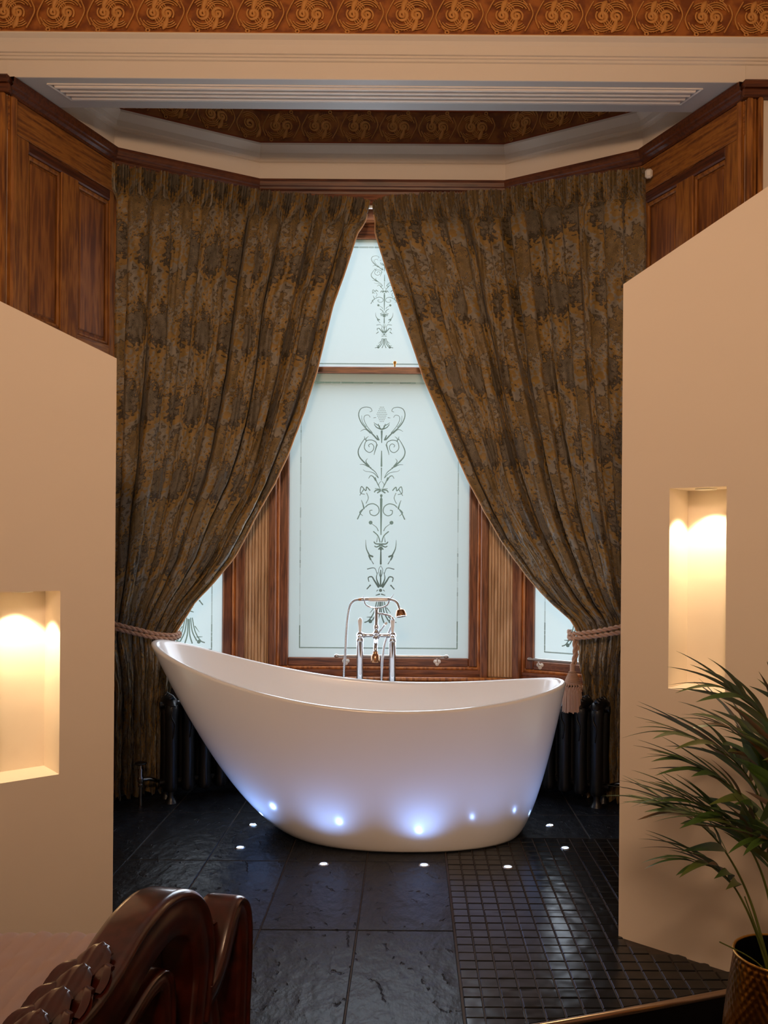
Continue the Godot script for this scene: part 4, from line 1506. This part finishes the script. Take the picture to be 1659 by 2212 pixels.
# ------------------------------------------------------------------ radiators
func radiator(side: int) -> void:
	var sx := -1.0 if side == 0 else 1.0
	var p: Vector2 = SL if side == 0 else SR
	var q: Vector2 = BL if side == 0 else BR
	var e := (q - p).normalized()
	var nin := Vector2(-e.y, e.x)
	if nin.dot((p + q) / 2 - Vector2(-0.16, -3.0)) > 0: nin = -nin
	var start := Vector2(-1.118, -4.105) if side == 0 else Vector2(0.885, -4.085)
	var root := thing("radiator", "black cast iron column radiator under the %s bay window" % ("left" if side == 0 else "right"), "radiator", Vector3(start.x, 0, start.y), "black column radiators")
	root.basis = Basis(Vector3(e.x, 0, e.y), Vector3.UP, Vector3(nin.x, 0, nin.y))
	if root.basis.determinant() < 0:
		root.basis = Basis(-Vector3(e.x, 0, e.y), Vector3.UP, Vector3(nin.x, 0, nin.y))
	var dirx := 1.0 if root.basis.x.dot(Vector3(e.x, 0, e.y)) > 0 else -1.0
	var N := 7
	var pitch := 0.078
	var body: ArrayMesh
	var crest: ArrayMesh
	var b := MB.new()
	# one section: two columns with domed, lobed heads and a waist, joined top and bottom
	for z in [-0.045, 0.045]:
		b.tube([Vector3(0, 0.055, z), Vector3(0, 0.075, z), Vector3(0, 0.10, z), Vector3(0, 0.25, z), Vector3(0, 0.40, z), Vector3(0, 0.43, z), Vector3(0, 0.45, z)], [0.028, 0.034, 0.030, 0.029, 0.030, 0.034, 0.028], 14)
	b.tube([Vector3(0, 0.44, -0.07), Vector3(0, 0.455, -0.045), Vector3(0, 0.46, 0), Vector3(0, 0.455, 0.045), Vector3(0, 0.44, 0.07)], [0.014, 0.03, 0.032, 0.03, 0.014], 12)
	b.tube([Vector3(0, 0.09, -0.07), Vector3(0, 0.075, -0.045), Vector3(0, 0.072, 0), Vector3(0, 0.075, 0.045), Vector3(0, 0.09, 0.07)], [0.014, 0.03, 0.032, 0.03, 0.014], 12)
	body = b.mesh()
	b = MB.new()
	for z in [-0.05, -0.018, 0.018, 0.05]:
		b.tube([Vector3(-0.012, 0.478, z), Vector3(0, 0.489, z), Vector3(0.012, 0.478, z)], [0.006, 0.011, 0.006], 8)
	b.tube(spline([Vector3(0, 0.30, 0.076), Vector3(0.008, 0.36, 0.077), Vector3(-0.008, 0.40, 0.077), Vector3(0, 0.45, 0.072)], 4), 0.004, 6)
	crest = b.mesh()
	for k in N:
		var o := part("section", body, M.iron, root, Vector3(dirx * k * pitch, 0, 0))
		part("crest", crest, M.iron, o)
	for y in [0.445, 0.085]:
		b = MB.new()
		b.tube([Vector3(-dirx * 0.045, y, 0), Vector3(dirx * (N - 1) * pitch + dirx * 0.045, y, 0)], 0.016, 10)
		part("header", b, M.iron, root)
	for k in [0, N - 1]:
		for z in [-0.045, 0.045]:
			b = MB.new()
			b.lathe([Vector2(0.03, 0.0), Vector2(0.026, 0.01), Vector2(0.015, 0.03), Vector2(0.018, 0.07)], 12, at(dirx * k * pitch, 0, z))
			part("foot", b, M.iron, root)
	# valve with a wheel head on its pipe, at the outer end
	var vx := -dirx * 0.135
	var valve := Node3D.new()
	valve.name = "valve"
	root.add_child(valve)
	b = MB.new()
	b.lathe([Vector2(0.0075, 0.0), Vector2(0.0075, 0.085), Vector2(0.012, 0.088), Vector2(0.012, 0.10), Vector2(0.009, 0.104), Vector2(0.014, 0.112), Vector2(0.014, 0.128), Vector2(0.009, 0.136), Vector2(0.010, 0.165), Vector2(0.006, 0.17), Vector2(0.005, 0.19)], 14, at(vx, 0, 0.03))
	b.tube([Vector3(vx, 0.118, 0.03), Vector3(vx + dirx * 0.04, 0.118, 0.03), Vector3(-dirx * 0.045, 0.095, 0.0)], 0.009, 10)
	part("valve_body", b, M.dark_chrome, valve)
	b = MB.new()
	b.lathe([Vector2(0.004, 0.186), Vector2(0.024, 0.188), Vector2(0.028, 0.192), Vector2(0.024, 0.198), Vector2(0.006, 0.199), Vector2(0.0, 0.2)], 14, at(vx, 0, 0.03))
	part("hand_wheel", b, M.iron, valve)


# ------------------------------------------------------------------ floor lights
func floor_lights() -> void:
	var spots := [[-0.662, -3.747, "in the slate left of the bath, farther of that pair", 1.0], [-0.661, -3.463, "in the slate left of the bath, nearer of that pair", 1.0], [-0.316, -3.288, "in front of the bath near its high end", 1.0], [0.059, -3.286, "in front of the middle of the bath beside the mosaic", 1.25], [0.370, -3.273, "in the mosaic at the front right of the bath", 0.8], [0.620, -3.486, "in the far corner of the mosaic right of the bath", 0.8], [0.605, -3.771, "in the slate right of the bath behind the mosaic", 0.8]]
	var ring := MB.new()
	ring.lathe([Vector2(0.0135, 0.0005), Vector2(0.0150, 0.0030), Vector2(0.0185, 0.0026), Vector2(0.0205, 0.0002)], 22)
	var rm := ring.mesh()
	var lens := MB.new()
	lens.lathe([Vector2(0.0138, 0.0012), Vector2(0.010, 0.0026), Vector2(0.0, 0.0030)], 18)
	var lm := lens.mesh()
	var g := glow(Color(0.72, 0.86, 1.0), 9.0)
	for s in spots:
		var t := thing("floor_light", "blue-white floor light %s" % s[2], "floor light", Vector3(s[0], 0.0, s[1]), "floor lights round the bath")
		part("bezel", rm, M.chrome, t)
		part("lens", lm, g, t)
		var l := SpotLight3D.new()
		l.name = "light"
		l.light_color = rgb(138, 178, 255)
		l.light_energy = LED * s[3]
		l.light_size = 0.012
		l.spot_range = 5
		l.spot_attenuation = 2
		l.spot_angle = 70
		l.spot_angle_attenuation = 1.0
		l.shadow_enabled = true
		t.add_child(l)
		l.position = Vector3(0, 0.009, 0)
		l.rotation.x = PI / 2


# ------------------------------------------------------------------ palm
func leaflet_mesh(len: float, wid: float, droop: float, curl: float) -> ArrayMesh:
	# a long folded blade along x, its tip drooping
	var n := 11
	var pts := PackedVector3Array()
	for i in n:
		var t := i / float(n - 1)
		var w := wid * 0.5 * pow(sin(PI * clampf(0.06 + 0.94 * t, 0.0, 1.0)), 0.75) * (1.0 if t < 0.5 else lerpf(1.0, 0.7, (t - 0.5) * 2.0))
		var x := len * (t - 0.10 * droop * t * t)
		var y := -len * droop * t * t * 0.55
		var z := curl * len * t * t * 0.3
		pts.append(Vector3(x, y + w * 0.25, z - w))
		pts.append(Vector3(x, y - 0.0012, z))
		pts.append(Vector3(x, y + w * 0.25, z + w))
	var b := MB.new()
	b.grid(pts, 3, n)
	return b.mesh()


func frond(root: Node3D, p: Array, from: float, count: int, len: float, blades: Array, seedk: int) -> void:
	var r := RandomNumberGenerator.new()
	r.seed = seedk
	var path := spline(p, 8)
	var rad := []
	for j in path.size():
		rad.append(lerpf(0.0036, 0.0011, j / float(path.size() - 1)))
	var b := MB.new()
	b.tube(path, rad, 6)
	var st := part("frond", b, M.stem, root)
	for k in count:
		var t := lerpf(from, 0.995, k / float(count - 1))
		var f := t * (path.size() - 1)
		var i := int(f)
		var a: Vector3 = path[min(i, path.size() - 1)].lerp(path[min(i + 1, path.size() - 1)], f - i)
		var tn: Vector3 = (path[min(i + 1, path.size() - 1)] - path[max(i - 1, 0)]).normalized()
		var upv := Vector3.UP - tn * tn.y
		if upv.length() < 0.2: upv = Vector3(0.4, 0.3, 0.8)
		upv = upv.normalized()
		var sidev := tn.cross(upv).normalized()
		var sg := 1.0 if k % 2 == 0 else -1.0
		var open := lerpf(0.85, 0.22, (t - from) / (1.0 - from)) + r.randf_range(-0.12, 0.12)
		var dirn := (tn * cos(open) + sidev * sg * sin(open) + upv * r.randf_range(0.0, 0.25)).normalized()
		var bz := dirn.cross(upv).normalized()
		var by := bz.cross(dirn).normalized()
		var sc := len * (0.62 + 0.55 * sin(PI * clampf((t - from) / (1.0 - from) * 0.8 + 0.15, 0.0, 1.0))) * r.randf_range(0.85, 1.12)
		var o := MeshInstance3D.new()
		o.name = "leaflet"
		o.mesh = blades[r.randi() % blades.size()]
		var pick := r.randf()
		o.material_override = M.leaf if pick < 0.62 else (M.leaf_light if pick < 0.9 else M.leaf_dry)
		st.add_child(o, true)
		o.transform = Transform3D(Basis(dirn * sc, by * lerpf(sc, 1.0, 0.0), bz * sc), a)


func palm() -> void:
	var c := Vector3(0.865, 0, -2.04)
	# hammered metal pot
	var pot := thing("plant_pot", "hammered brass plant pot on the floor beside the right partition", "plant pot", Vector3(c.x, LOW, c.z))
	var prof := [Vector2(0.0, 0.002), Vector2(0.095, 0.0), Vector2(0.112, 0.012), Vector2(0.127, 0.06), Vector2(0.133, 0.13), Vector2(0.130, 0.20), Vector2(0.122, 0.28), Vector2(0.112, 0.35), Vector2(0.104, 0.405)]
	var fine := spline(prof, 12)
	var pts := PackedVector3Array()
	var NU := 220
	for j in fine.size():
		var q: Vector2 = fine[j]
		for i in NU:
			var w := TAU * i / NU
			var d := 0.0
			if q.y > 0.03:
				# staggered hammer dimples
				var row := q.y / 0.0135
				var iy := floorf(row)
				var fy := row - iy - 0.5
				var fu := fposmod(w / TAU * 40.0 + (0.5 if int(iy) % 2 else 0.0), 1.0) - 0.5
				d = -0.0026 * maxf(0.0, 1.0 - (fu * fu + fy * fy) * 5.5)
			pts.append(Vector3(cos(w) * (q.x + d), q.y, -sin(w) * (q.x + d)))
	var b := MB.new()
	b.grid(pts, NU, fine.size(), true)
	part("body", b, M.hammered, pot)
	b = MB.new()
	var ring := []
	for i in 49:
		ring.append(Vector3(cos(TAU * i / 48) * 0.1045, 0.407, sin(TAU * i / 48) * 0.1045))
	b.tube(ring, 0.0035, 8, 1.0, Vector3.ZERO, false)
	part("rim", b, M.brass, pot)
	b = MB.new()
	b.lathe([Vector2(0.109, 0.33), Vector2(0.1, 0.335), Vector2(0.05, 0.345), Vector2(0.0, 0.34)], 24)
	part("soil", b, M.soil, pot)
	b = MB.new()
	b.lathe([Vector2(0.108, 0.33), Vector2(0.1015, 0.406)], 40)
	part("lining", b, M.iron, pot)
	var root := thing("palm", "bushy green areca palm with arching fronds in the hammered brass pot", "palm", Vector3(c.x, LOW + 0.34, c.z))
	var y0 := 0.0
	var blades := [leaflet_mesh(1.0, 0.12, 0.35, 0.1), leaflet_mesh(1.0, 0.14, 0.6, -0.2), leaflet_mesh(1.0, 0.105, 0.25, 0.3), leaflet_mesh(1.0, 0.13, 0.9, 0.15)]
	# each frond: world points from the soil to its tip
	var F := [
		# sprays towards the left, over the niche and down the partition
		[[[0.86, 0.2, -2.03], [0.887, 0.48, -2.02], [0.875, 0.66, -2.0], [0.812, 0.79, -1.98], [0.72, 0.865, -1.96]], 0.5, 20, 0.19],
		[[[0.87, 0.2, -2.05], [0.867, 0.42, -2.06], [0.825, 0.59, -2.06], [0.752, 0.695, -2.04], [0.65, 0.75, -2.02]], 0.5, 22, 0.19],
		[[[0.87, 0.2, -2.03], [0.847, 0.41, -2.0], [0.795, 0.56, -1.98], [0.722, 0.65, -1.97], [0.64, 0.7, -1.96]], 0.5, 20, 0.18],
		[[[0.85, 0.2, -2.02], [0.818, 0.38, -1.99], [0.765, 0.51, -1.96], [0.693, 0.59, -1.94], [0.62, 0.63, -1.93]], 0.5, 22, 0.17],
		[[[0.85, 0.2, -2.05], [0.807, 0.35, -2.07], [0.755, 0.46, -2.08], [0.693, 0.53, -2.08], [0.63, 0.565, -2.08]], 0.5, 20, 0.18],
		[[[0.84, 0.2, -2.03], [0.797, 0.31, -2.02], [0.745, 0.41, -2.0], [0.693, 0.465, -1.98], [0.64, 0.485, -1.96]], 0.5, 16, 0.16],
		[[[0.86, 0.2, -2.0], [0.837, 0.36, -1.95], [0.795, 0.48, -1.92], [0.742, 0.56, -1.9], [0.68, 0.59, -1.89]], 0.5, 18, 0.16],
		# upright ones at the right
		[[[0.87, 0.2, -2.02], [0.875, 0.441, -1.97], [0.865, 0.593, -1.93], [0.84, 0.686, -1.9], [0.8, 0.73, -1.88]], 0.45, 20, 0.18],
		[[[0.88, 0.2, -2.04], [0.9, 0.441, -2.03], [0.905, 0.613, -2.0], [0.9, 0.726, -1.97], [0.88, 0.79, -1.95]], 0.45, 20, 0.18],
		[[[0.88, 0.2, -2.06], [0.93, 0.441, -2.06], [0.98, 0.613, -2.05], [1.05, 0.726, -2.03], [1.14, 0.75, -2.02]], 0.5, 16, 0.19],
		[[[0.87, 0.2, -2.0], [0.9, 0.371, -1.95], [0.95, 0.503, -1.9], [1.02, 0.586, -1.85], [1.1, 0.6, -1.82]], 0.5, 14, 0.19],
		[[[0.86, 0.2, -2.01], [0.855, 0.351, -1.95], [0.835, 0.472, -1.9], [0.8, 0.556, -1.86], [0.74, 0.58, -1.84]], 0.5, 18, 0.16],
		[[[0.87, 0.2, -2.07], [0.88, 0.431, -2.12], [0.875, 0.593, -2.15], [0.84, 0.696, -2.16], [0.79, 0.74, -2.16]], 0.5, 18, 0.17],
		[[[0.86, 0.2, -2.04], [0.845, 0.391, -2.04], [0.835, 0.523, -2.02], [0.83, 0.626, -2.0], [0.815, 0.69, -1.98]], 0.45, 18, 0.17],
	]
	for k in F.size():
		var p := []
		for q in F[k][0]:
			p.append(Vector3(q[0], q[1], q[2]) - root.position)
		p[0].y = 0.0
		frond(root, p, F[k][1], F[k][2], F[k][3], blades, 100 + k)
	# young bare shoots
	for s in [[[0.85, 0.2, -2.02], [0.80, 0.30, -2.0], [0.76, 0.40, -1.99]], [[0.87, 0.2, -2.0], [0.865, 0.33, -1.98], [0.85, 0.44, -1.96]], [[0.85, 0.2, -2.0], [0.78, 0.262, -1.97], [0.69, 0.315, -1.95]], [[0.88, 0.2, -2.02], [0.885, 0.34, -2.0], [0.88, 0.47, -1.99]]]:
		var p := []
		for q in s: p.append(Vector3(q[0], q[1], q[2]) - root.position)
		p[0].y = 0.0
		b = MB.new()
		b.tube(spline(p, 6), 0.0016, 5)
		part("shoot", b, M.stem, root)


# ------------------------------------------------------------------ bed
func bar_on_board(path2: Array, w0: float, w1: float, thick: float, lift := 0.0) -> MB:
	# a moulded member of the footboard: path in (distance along the board, height), width across, rounded edges and a bead
	var o := Vector3(-0.445, 0, -1.15)
	var e := Vector3(0.2055, 0, -0.9787)
	var nb := Vector3(-0.9787, 0, -0.2055)      # towards the bed
	var p := spline(path2, 6)
	var path := []
	var side := []
	var upv := []
	var m := p.size()
	var sec_at := func(w: float) -> Array:
		var h := w / 2
		var t := thick
		return [Vector2(h, 0.012), Vector2(h * 0.97, 0.003), Vector2(h * 0.8, -0.004), Vector2(h * 0.62, -0.001), Vector2(h * 0.5, 0.004), Vector2(h * 0.2, 0.0), Vector2(-h * 0.4, 0.0), Vector2(-h * 0.6, 0.005), Vector2(-h * 0.85, 0.002), Vector2(-h, 0.012), Vector2(-h, t - 0.012), Vector2(-h * 0.9, t - 0.003), Vector2(-h * 0.75, t), Vector2(h * 0.75, t), Vector2(h * 0.92, t - 0.004), Vector2(h, t - 0.014)]
	var pts := PackedVector3Array()
	var ns := 0
	for j in m:
		var a: Vector2 = p[max(j - 1, 0)]
		var c: Vector2 = p[min(j + 1, m - 1)]
		var tn := (c - a).normalized()
		var nr := Vector2(-tn.y, tn.x)
		var w := lerpf(w0, w1, j / float(m - 1))
		var sec: Array = sec_at.call(w)
		ns = sec.size()
		for s in sec:
			var q: Vector2 = p[j] + nr * s.x
			pts.append(o + e * q.x + Vector3.UP * q.y + nb * (s.y - lift))
	var b := MB.new()
	b.grid(pts, ns, m, true)
	for k in [0, m - 1]:
		var f := []
		for i in ns: f.append(pts[k * ns + i])
		var q: Vector2 = (p[0] - p[1]) if k == 0 else (p[m - 1] - p[m - 2])
		b.face(f, (e * q.x + Vector3.UP * q.y).normalized())
	return b


func bed() -> void:
	var root := thing("bed", "bed with a carved glossy mahogany footboard of openwork scrolls", "bed")
	var V := func(a: Array) -> Array:
		var out := []
		for i in range(0, a.size(), 2): out.append(Vector2(a[i], a[i + 1]))
		return out
	var crest := part("footboard_crest", bar_on_board(V.call([-1.2, 0.36, -0.8, 0.40, -0.45, 0.44, -0.2, 0.475, -0.05, 0.492, 0.07, 0.503, 0.14, 0.524, 0.20, 0.551, 0.25, 0.566, 0.30, 0.571, 0.345, 0.562, 0.385, 0.54, 0.41, 0.51, 0.425, 0.47, 0.428, 0.43, 0.42, 0.39, 0.408, 0.34]), 0.10, 0.062, 0.075), M.mahogany, root)
	part("footboard_hump", bar_on_board(V.call([0.445, 0.37, 0.478, 0.378, 0.512, 0.405, 0.545, 0.448, 0.575, 0.474, 0.6, 0.46, 0.613, 0.42, 0.612, 0.34, 0.603, 0.24, 0.597, 0.05, 0.60, -0.155]), 0.05, 0.05, 0.075), M.mahogany, root)
	part("footboard_splat", bar_on_board(V.call([0.44, 0.40, 0.452, 0.34, 0.468, 0.27, 0.475, 0.15, 0.475, -0.10]), 0.075, 0.085, 0.055, -0.008), M.mahogany, root)
	part("footboard_scroll", bar_on_board(V.call([-0.25, 0.33, -0.05, 0.38, 0.10, 0.42, 0.19, 0.453, 0.26, 0.474, 0.30, 0.468, 0.314, 0.43, 0.312, 0.34, 0.31, 0.2, 0.31, -0.1]), 0.04, 0.03, 0.05, -0.012), M.mahogany, root)
	part("footboard_scroll", bar_on_board(V.call([-0.3, 0.24, -0.1, 0.28, 0.05, 0.33, 0.14, 0.38, 0.20, 0.42, 0.236, 0.40, 0.24, 0.3, 0.24, -0.1]), 0.05, 0.03, 0.05, -0.012), M.mahogany, root)
	part("footboard_rail", bar_on_board(V.call([-1.2, -0.02, -0.5, 0.0, 0.1, 0.0, 0.6, -0.02]), 0.12, 0.12, 0.05, -0.012), M.mahogany, root)
	# bolt-through block between the two scrolls at the far end
	part("footboard_block", bar_on_board(V.call([0.44, 0.462, 0.50, 0.462, 0.56, 0.455]), 0.024, 0.024, 0.03, -0.03), M.mahogany, root)
	# carved acanthus leaves lying over the crest
	var o := Vector3(-0.445, 0, -1.15)
	var e := Vector3(0.2055, 0, -0.9787)
	var nb := Vector3(-0.9787, 0, -0.2055)
	var leafm := MB.new()
	var lp := PackedVector3Array()
	for j in 9:
		for i in 9:
			# a cupped acanthus lobe, 40 mm long, its tip curling up and over
			var t := j / 8.0
			var q := (i - 4) / 4.0
			var w := 0.019 * (0.45 + 0.55 * sin(PI * (0.15 + 0.72 * t))) * (1.0 + 0.10 * cos(q * 12.0))
			var lift := 0.002 + 0.020 * pow(t, 1.6) - 0.010 * pow(t, 5.0)
			lp.append(Vector3(-0.014 + 0.044 * t - 0.006 * q * q * t, lift + 0.005 * (1.0 - q * q) + 0.0014 * cos(q * 9.0), q * w))
	leafm.grid(lp, 9, 9)
	var under := PackedVector3Array()
	for q in lp: under.append(q + Vector3(-0.003, -0.006, 0))
	leafm.grid(under, 9, 9, false, true)
	var rimp := []
	for i in 9: rimp.append((lp[72 + i] + under[72 + i]) / 2.0)
	leafm.tube(rimp, 0.0036, 6)
	var lm := leafm.mesh()
	for k in 8:
		for row in 3:
			var sl := -0.26 + 0.05 * k + 0.025 * (row % 2)
			if sl > 0.13: continue
			var h := 0.543 + (0.17 if sl > 0.0 else 0.09) * sl + (0.004 if row == 1 else 0.0)
			var o2 := MeshInstance3D.new()
			o2.name = "carved_leaf"
			o2.mesh = lm
			o2.material_override = M.mahogany
			crest.add_child(o2, true)
			o2.transform = Transform3D(Basis(e, Vector3.UP, e.cross(Vector3.UP)) * Basis(Vector3(1, 0, 0), (row - 1) * 0.55) * Basis(Vector3(0, 0, 1), 0.12).scaled(Vector3(1.3, 1.3, 1.3)), o + e * sl + Vector3.UP * (h - absf(row - 1) * 0.006) + nb * (0.038 + 0.027 * (row - 1)))
	var mt := MB.new()
	mt.box(at(-1.49, 0.185, -0.72), Vector3(1.8, 0.52, 1.84), 0.04)
	part("mattress", mt, M.mattress, root)
	# quilt laid over the mattress: stitched channels along z, puckers across
	var NU := 440
	var NV := 130
	var pts := PackedVector3Array()
	var nz := noise(1.0, 77, FastNoiseLite.FRACTAL_FBM, 2)
	for j in NV:
		var v := j / float(NV - 1)
		var run := v * 2.3       # from the near end, then down the far side
		var z := 0.2 - minf(run, 1.87)
		var drop := maxf(0.0, run - 1.87)
		for i in NU:
			var x := lerpf(-2.38, -0.527 + 0.21 * (-z - 1.15), i / float(NU - 1))
			var ch := fposmod((x + 0.5) / 0.031, 1.0)
			var puff := pow(absf(sin(PI * ch)), 0.5)
			var y := 0.462 + 0.010 * puff + 0.004 * puff * nz.get_noise_2d(x * 16.0, run * 60.0)
			var zz := z
			var round_ := smoothstep(1.8, 1.87, run)
			y -= round_ * round_ * 0.03 + drop
			if drop > 0.0:
				zz -= 0.006 * puff + 0.02 * smoothstep(0.0, 0.05, drop)
			pts.append(Vector3(x, y, zz))
	var b := MB.new()
	b.grid(pts, NU, NV, false, false)
	solid("quilt", b, M.quilt, "pinkish beige quilted bedspread stitched in long channels on the bed", "bedspread")


# ------------------------------------------------------------------ outdoors, the bedroom's spotlight and an added fill pendant
func outdoors() -> void:
	var b := MB.new()
	slab(b, -14, 14, -0.9, -0.6, -30, -4.8)
	struct("ground", b, M.grass, "lawn outside the bay windows", "lawn")
	# a clipped hedge: a lumpy sheet round a core
	var nz := noise(0.9, 91, FastNoiseLite.FRACTAL_FBM, 4)
	var pts := PackedVector3Array()
	var NU := 90
	var prof := [Vector2(0.2, -0.62), Vector2(0.75, -0.3), Vector2(0.85, 0.6), Vector2(0.85, 1.5), Vector2(0.8, 3.4), Vector2(0.7, 4.9), Vector2(0.45, 5.6), Vector2(0.0, 5.9), Vector2(-0.5, 5.5), Vector2(-0.8, 3.5), Vector2(-0.8, -0.62)]
	var fine := spline(prof, 4)
	for j in fine.size():
		for i in NU:
			var x := -7.0 + 14.0 * i / (NU - 1)
			var q: Vector2 = fine[j]
			var d := 0.5 * nz.get_noise_3d(x, q.y, q.x) + 0.15 * nz.get_noise_3d(x * 6, q.y * 6, q.x * 6)
			pts.append(Vector3(x, q.y + d * 0.5, -10.0 + q.x + d))
	b = MB.new()
	b.grid(pts, NU, fine.size(), false, false)
	solid("hedge", b, M.hedge, "tall dark green hedge seen through the clear cuts in the window glass", "hedge", "", "stuff")


func lamp(called: String, label: String, p: Vector3, r: float, e: float, c: Color) -> void:
	# an added, unseen fill light: opal globe on a rod from the ceiling
	var t := thing(called, label, "lamp", p)
	var b := MB.new()
	var prof := []
	for k in 13:
		var w := -PI / 2 + PI * k / 12.0
		prof.append(Vector2(maxf(0.0, cos(w) * r), sin(w) * r))
	b.lathe(prof, 24)
	part("globe", b, glow(c, 2.0), t)
	b = MB.new()
	b.tube([Vector3(0, r, 0), Vector3(0, 3.6 - p.y, 0)], 0.008, 8)
	b.lathe([Vector2(0.02, r * 0.95), Vector2(0.05, r * 0.9), Vector2(0.04, r + 0.04), Vector2(0.0, r + 0.05)], 16)
	part("rod", b, M.brass, t)
	var l := OmniLight3D.new()
	l.name = "light"
	l.light_color = c
	l.light_energy = e
	l.light_size = r * 0.9
	l.omni_range = 15
	l.omni_attenuation = 2
	l.shadow_enabled = true
	t.add_child(l)


func spot_lamp(called: String, label: String, p: Vector3, aim: Vector3, e: float, c: Color) -> void:
	# a cylinder head on a rod, aimed at the opening
	var t := thing(called, label, "spotlight", p)
	var d := (aim - p).normalized()
	var x := d.cross(Vector3.UP).normalized()
	var xf := Transform3D(Basis(x, d, x.cross(d)), Vector3.ZERO)
	var b := MB.new()
	b.lathe([Vector2(0.0, -0.2), Vector2(0.06, -0.19), Vector2(0.11, -0.15), Vector2(0.2, -0.06), Vector2(0.235, 0.0), Vector2(0.23, 0.0), Vector2(0.215, -0.02)], 32, xf)
	part("housing", b, M.dark_chrome, t)
	b = MB.new()
	b.lathe([Vector2(0.218, -0.015), Vector2(0.15, -0.008), Vector2(0.0, -0.004)], 32, xf)
	part("lens", b, glow(c, 1.5), t)
	b = MB.new()
	b.tube([Vector3(0, 0.05, 0.08), Vector3(0, 3.6 - p.y, 0.08)], 0.008, 8)
	part("rod", b, M.dark_chrome, t)
	var l := SpotLight3D.new()
	l.name = "light"
	l.light_color = c
	l.light_energy = e
	l.light_size = 0.2
	l.spot_range = 12
	l.spot_attenuation = 2
	l.spot_angle = 50
	l.spot_angle_attenuation = 1.0
	l.shadow_enabled = true
	t.add_child(l)
	l.position = d * 0.01
	l.basis = Basis(x, x.cross(d) * -1.0, -d) if Basis(x, x.cross(d) * -1.0, -d).determinant() > 0 else Basis(-x, x.cross(d) * -1.0, -d)


func _ready() -> void:
	rng.seed = 20
	# ---- camera
	var cam := Camera3D.new()
	cam.name = "camera"
	cam.projection = Camera3D.PROJECTION_FRUSTUM
	cam.near = 0.05
	cam.far = 200.0
	cam.keep_aspect = Camera3D.KEEP_HEIGHT
	cam.size = 2.0 * 0.05 * 1106.0 / 1904.0
	cam.frustum_offset = Vector2(-57.5 / 1904.0, 79.0 / 1904.0) * 0.05
	add_child(cam)
	cam.position = Vector3(0, 1.18, 0)
	cam.rotation.z = 0.0075
	cam.current = true
	# ---- sky: bright overcast
	var env := Environment.new()
	env.background_mode = Environment.BG_SKY
	var sm := ProceduralSkyMaterial.new()
	sm.sky_top_color = rgb(212, 224, 238)
	sm.sky_horizon_color = rgb(232, 237, 242)
	sm.ground_horizon_color = rgb(120, 124, 118)
	sm.ground_bottom_color = rgb(90, 92, 84)
	sm.energy_multiplier = SKY
	sm.sky_curve = 0.3
	sm.sun_angle_max = 0.0
	var sky := Sky.new()
	sky.sky_material = sm
	env.sky = sky
	env.tonemap_mode = Environment.TONE_MAPPER_LINEAR
	env.tonemap_exposure = EXPOSURE
	env.sdfgi_enabled = true
	env.ssao_enabled = true
	env.ssil_enabled = true
	var we := WorldEnvironment.new()
	we.name = "environment"
	we.environment = env
	add_child(we)
	materials()
	# ---- bedroom lights behind the camera; the globe pendant is added as warm fill
	lamp("fill_pendant", "unseen opal globe pendant added for warm fill below the bedroom ceiling", FILL_LAMP_AT, 0.16, FILL_LAMP, rgb(255, 209, 168))
	spot_lamp("ceiling_spotlight", "wide metal reflector spotlight hanging from the bedroom ceiling", SPOT_AT, Vector3(-0.12, 2.15, -3.6), SPOT, rgb(255, 209, 168))
	# ---- structure
	shell()
	partition(0)
	partition(1)
	windows()
	# ---- things
	bath()
	bath_mixer()
	var cloth := mat(Color(1, 1, 1), 0.55)
	cloth.albedo_texture = damask()
	cloth.rim_enabled = true
	cloth.rim = 0.25
	cloth.backlight_enabled = true
	cloth.backlight = Color(0.12, 0.12, 0.12)
	curtain(0, cloth)
	curtain(1, cloth)
	curtain_track()
	tiebacks()
	radiator(0)
	radiator(1)
	bed()
	palm()
	floor_lights()
	outdoors()
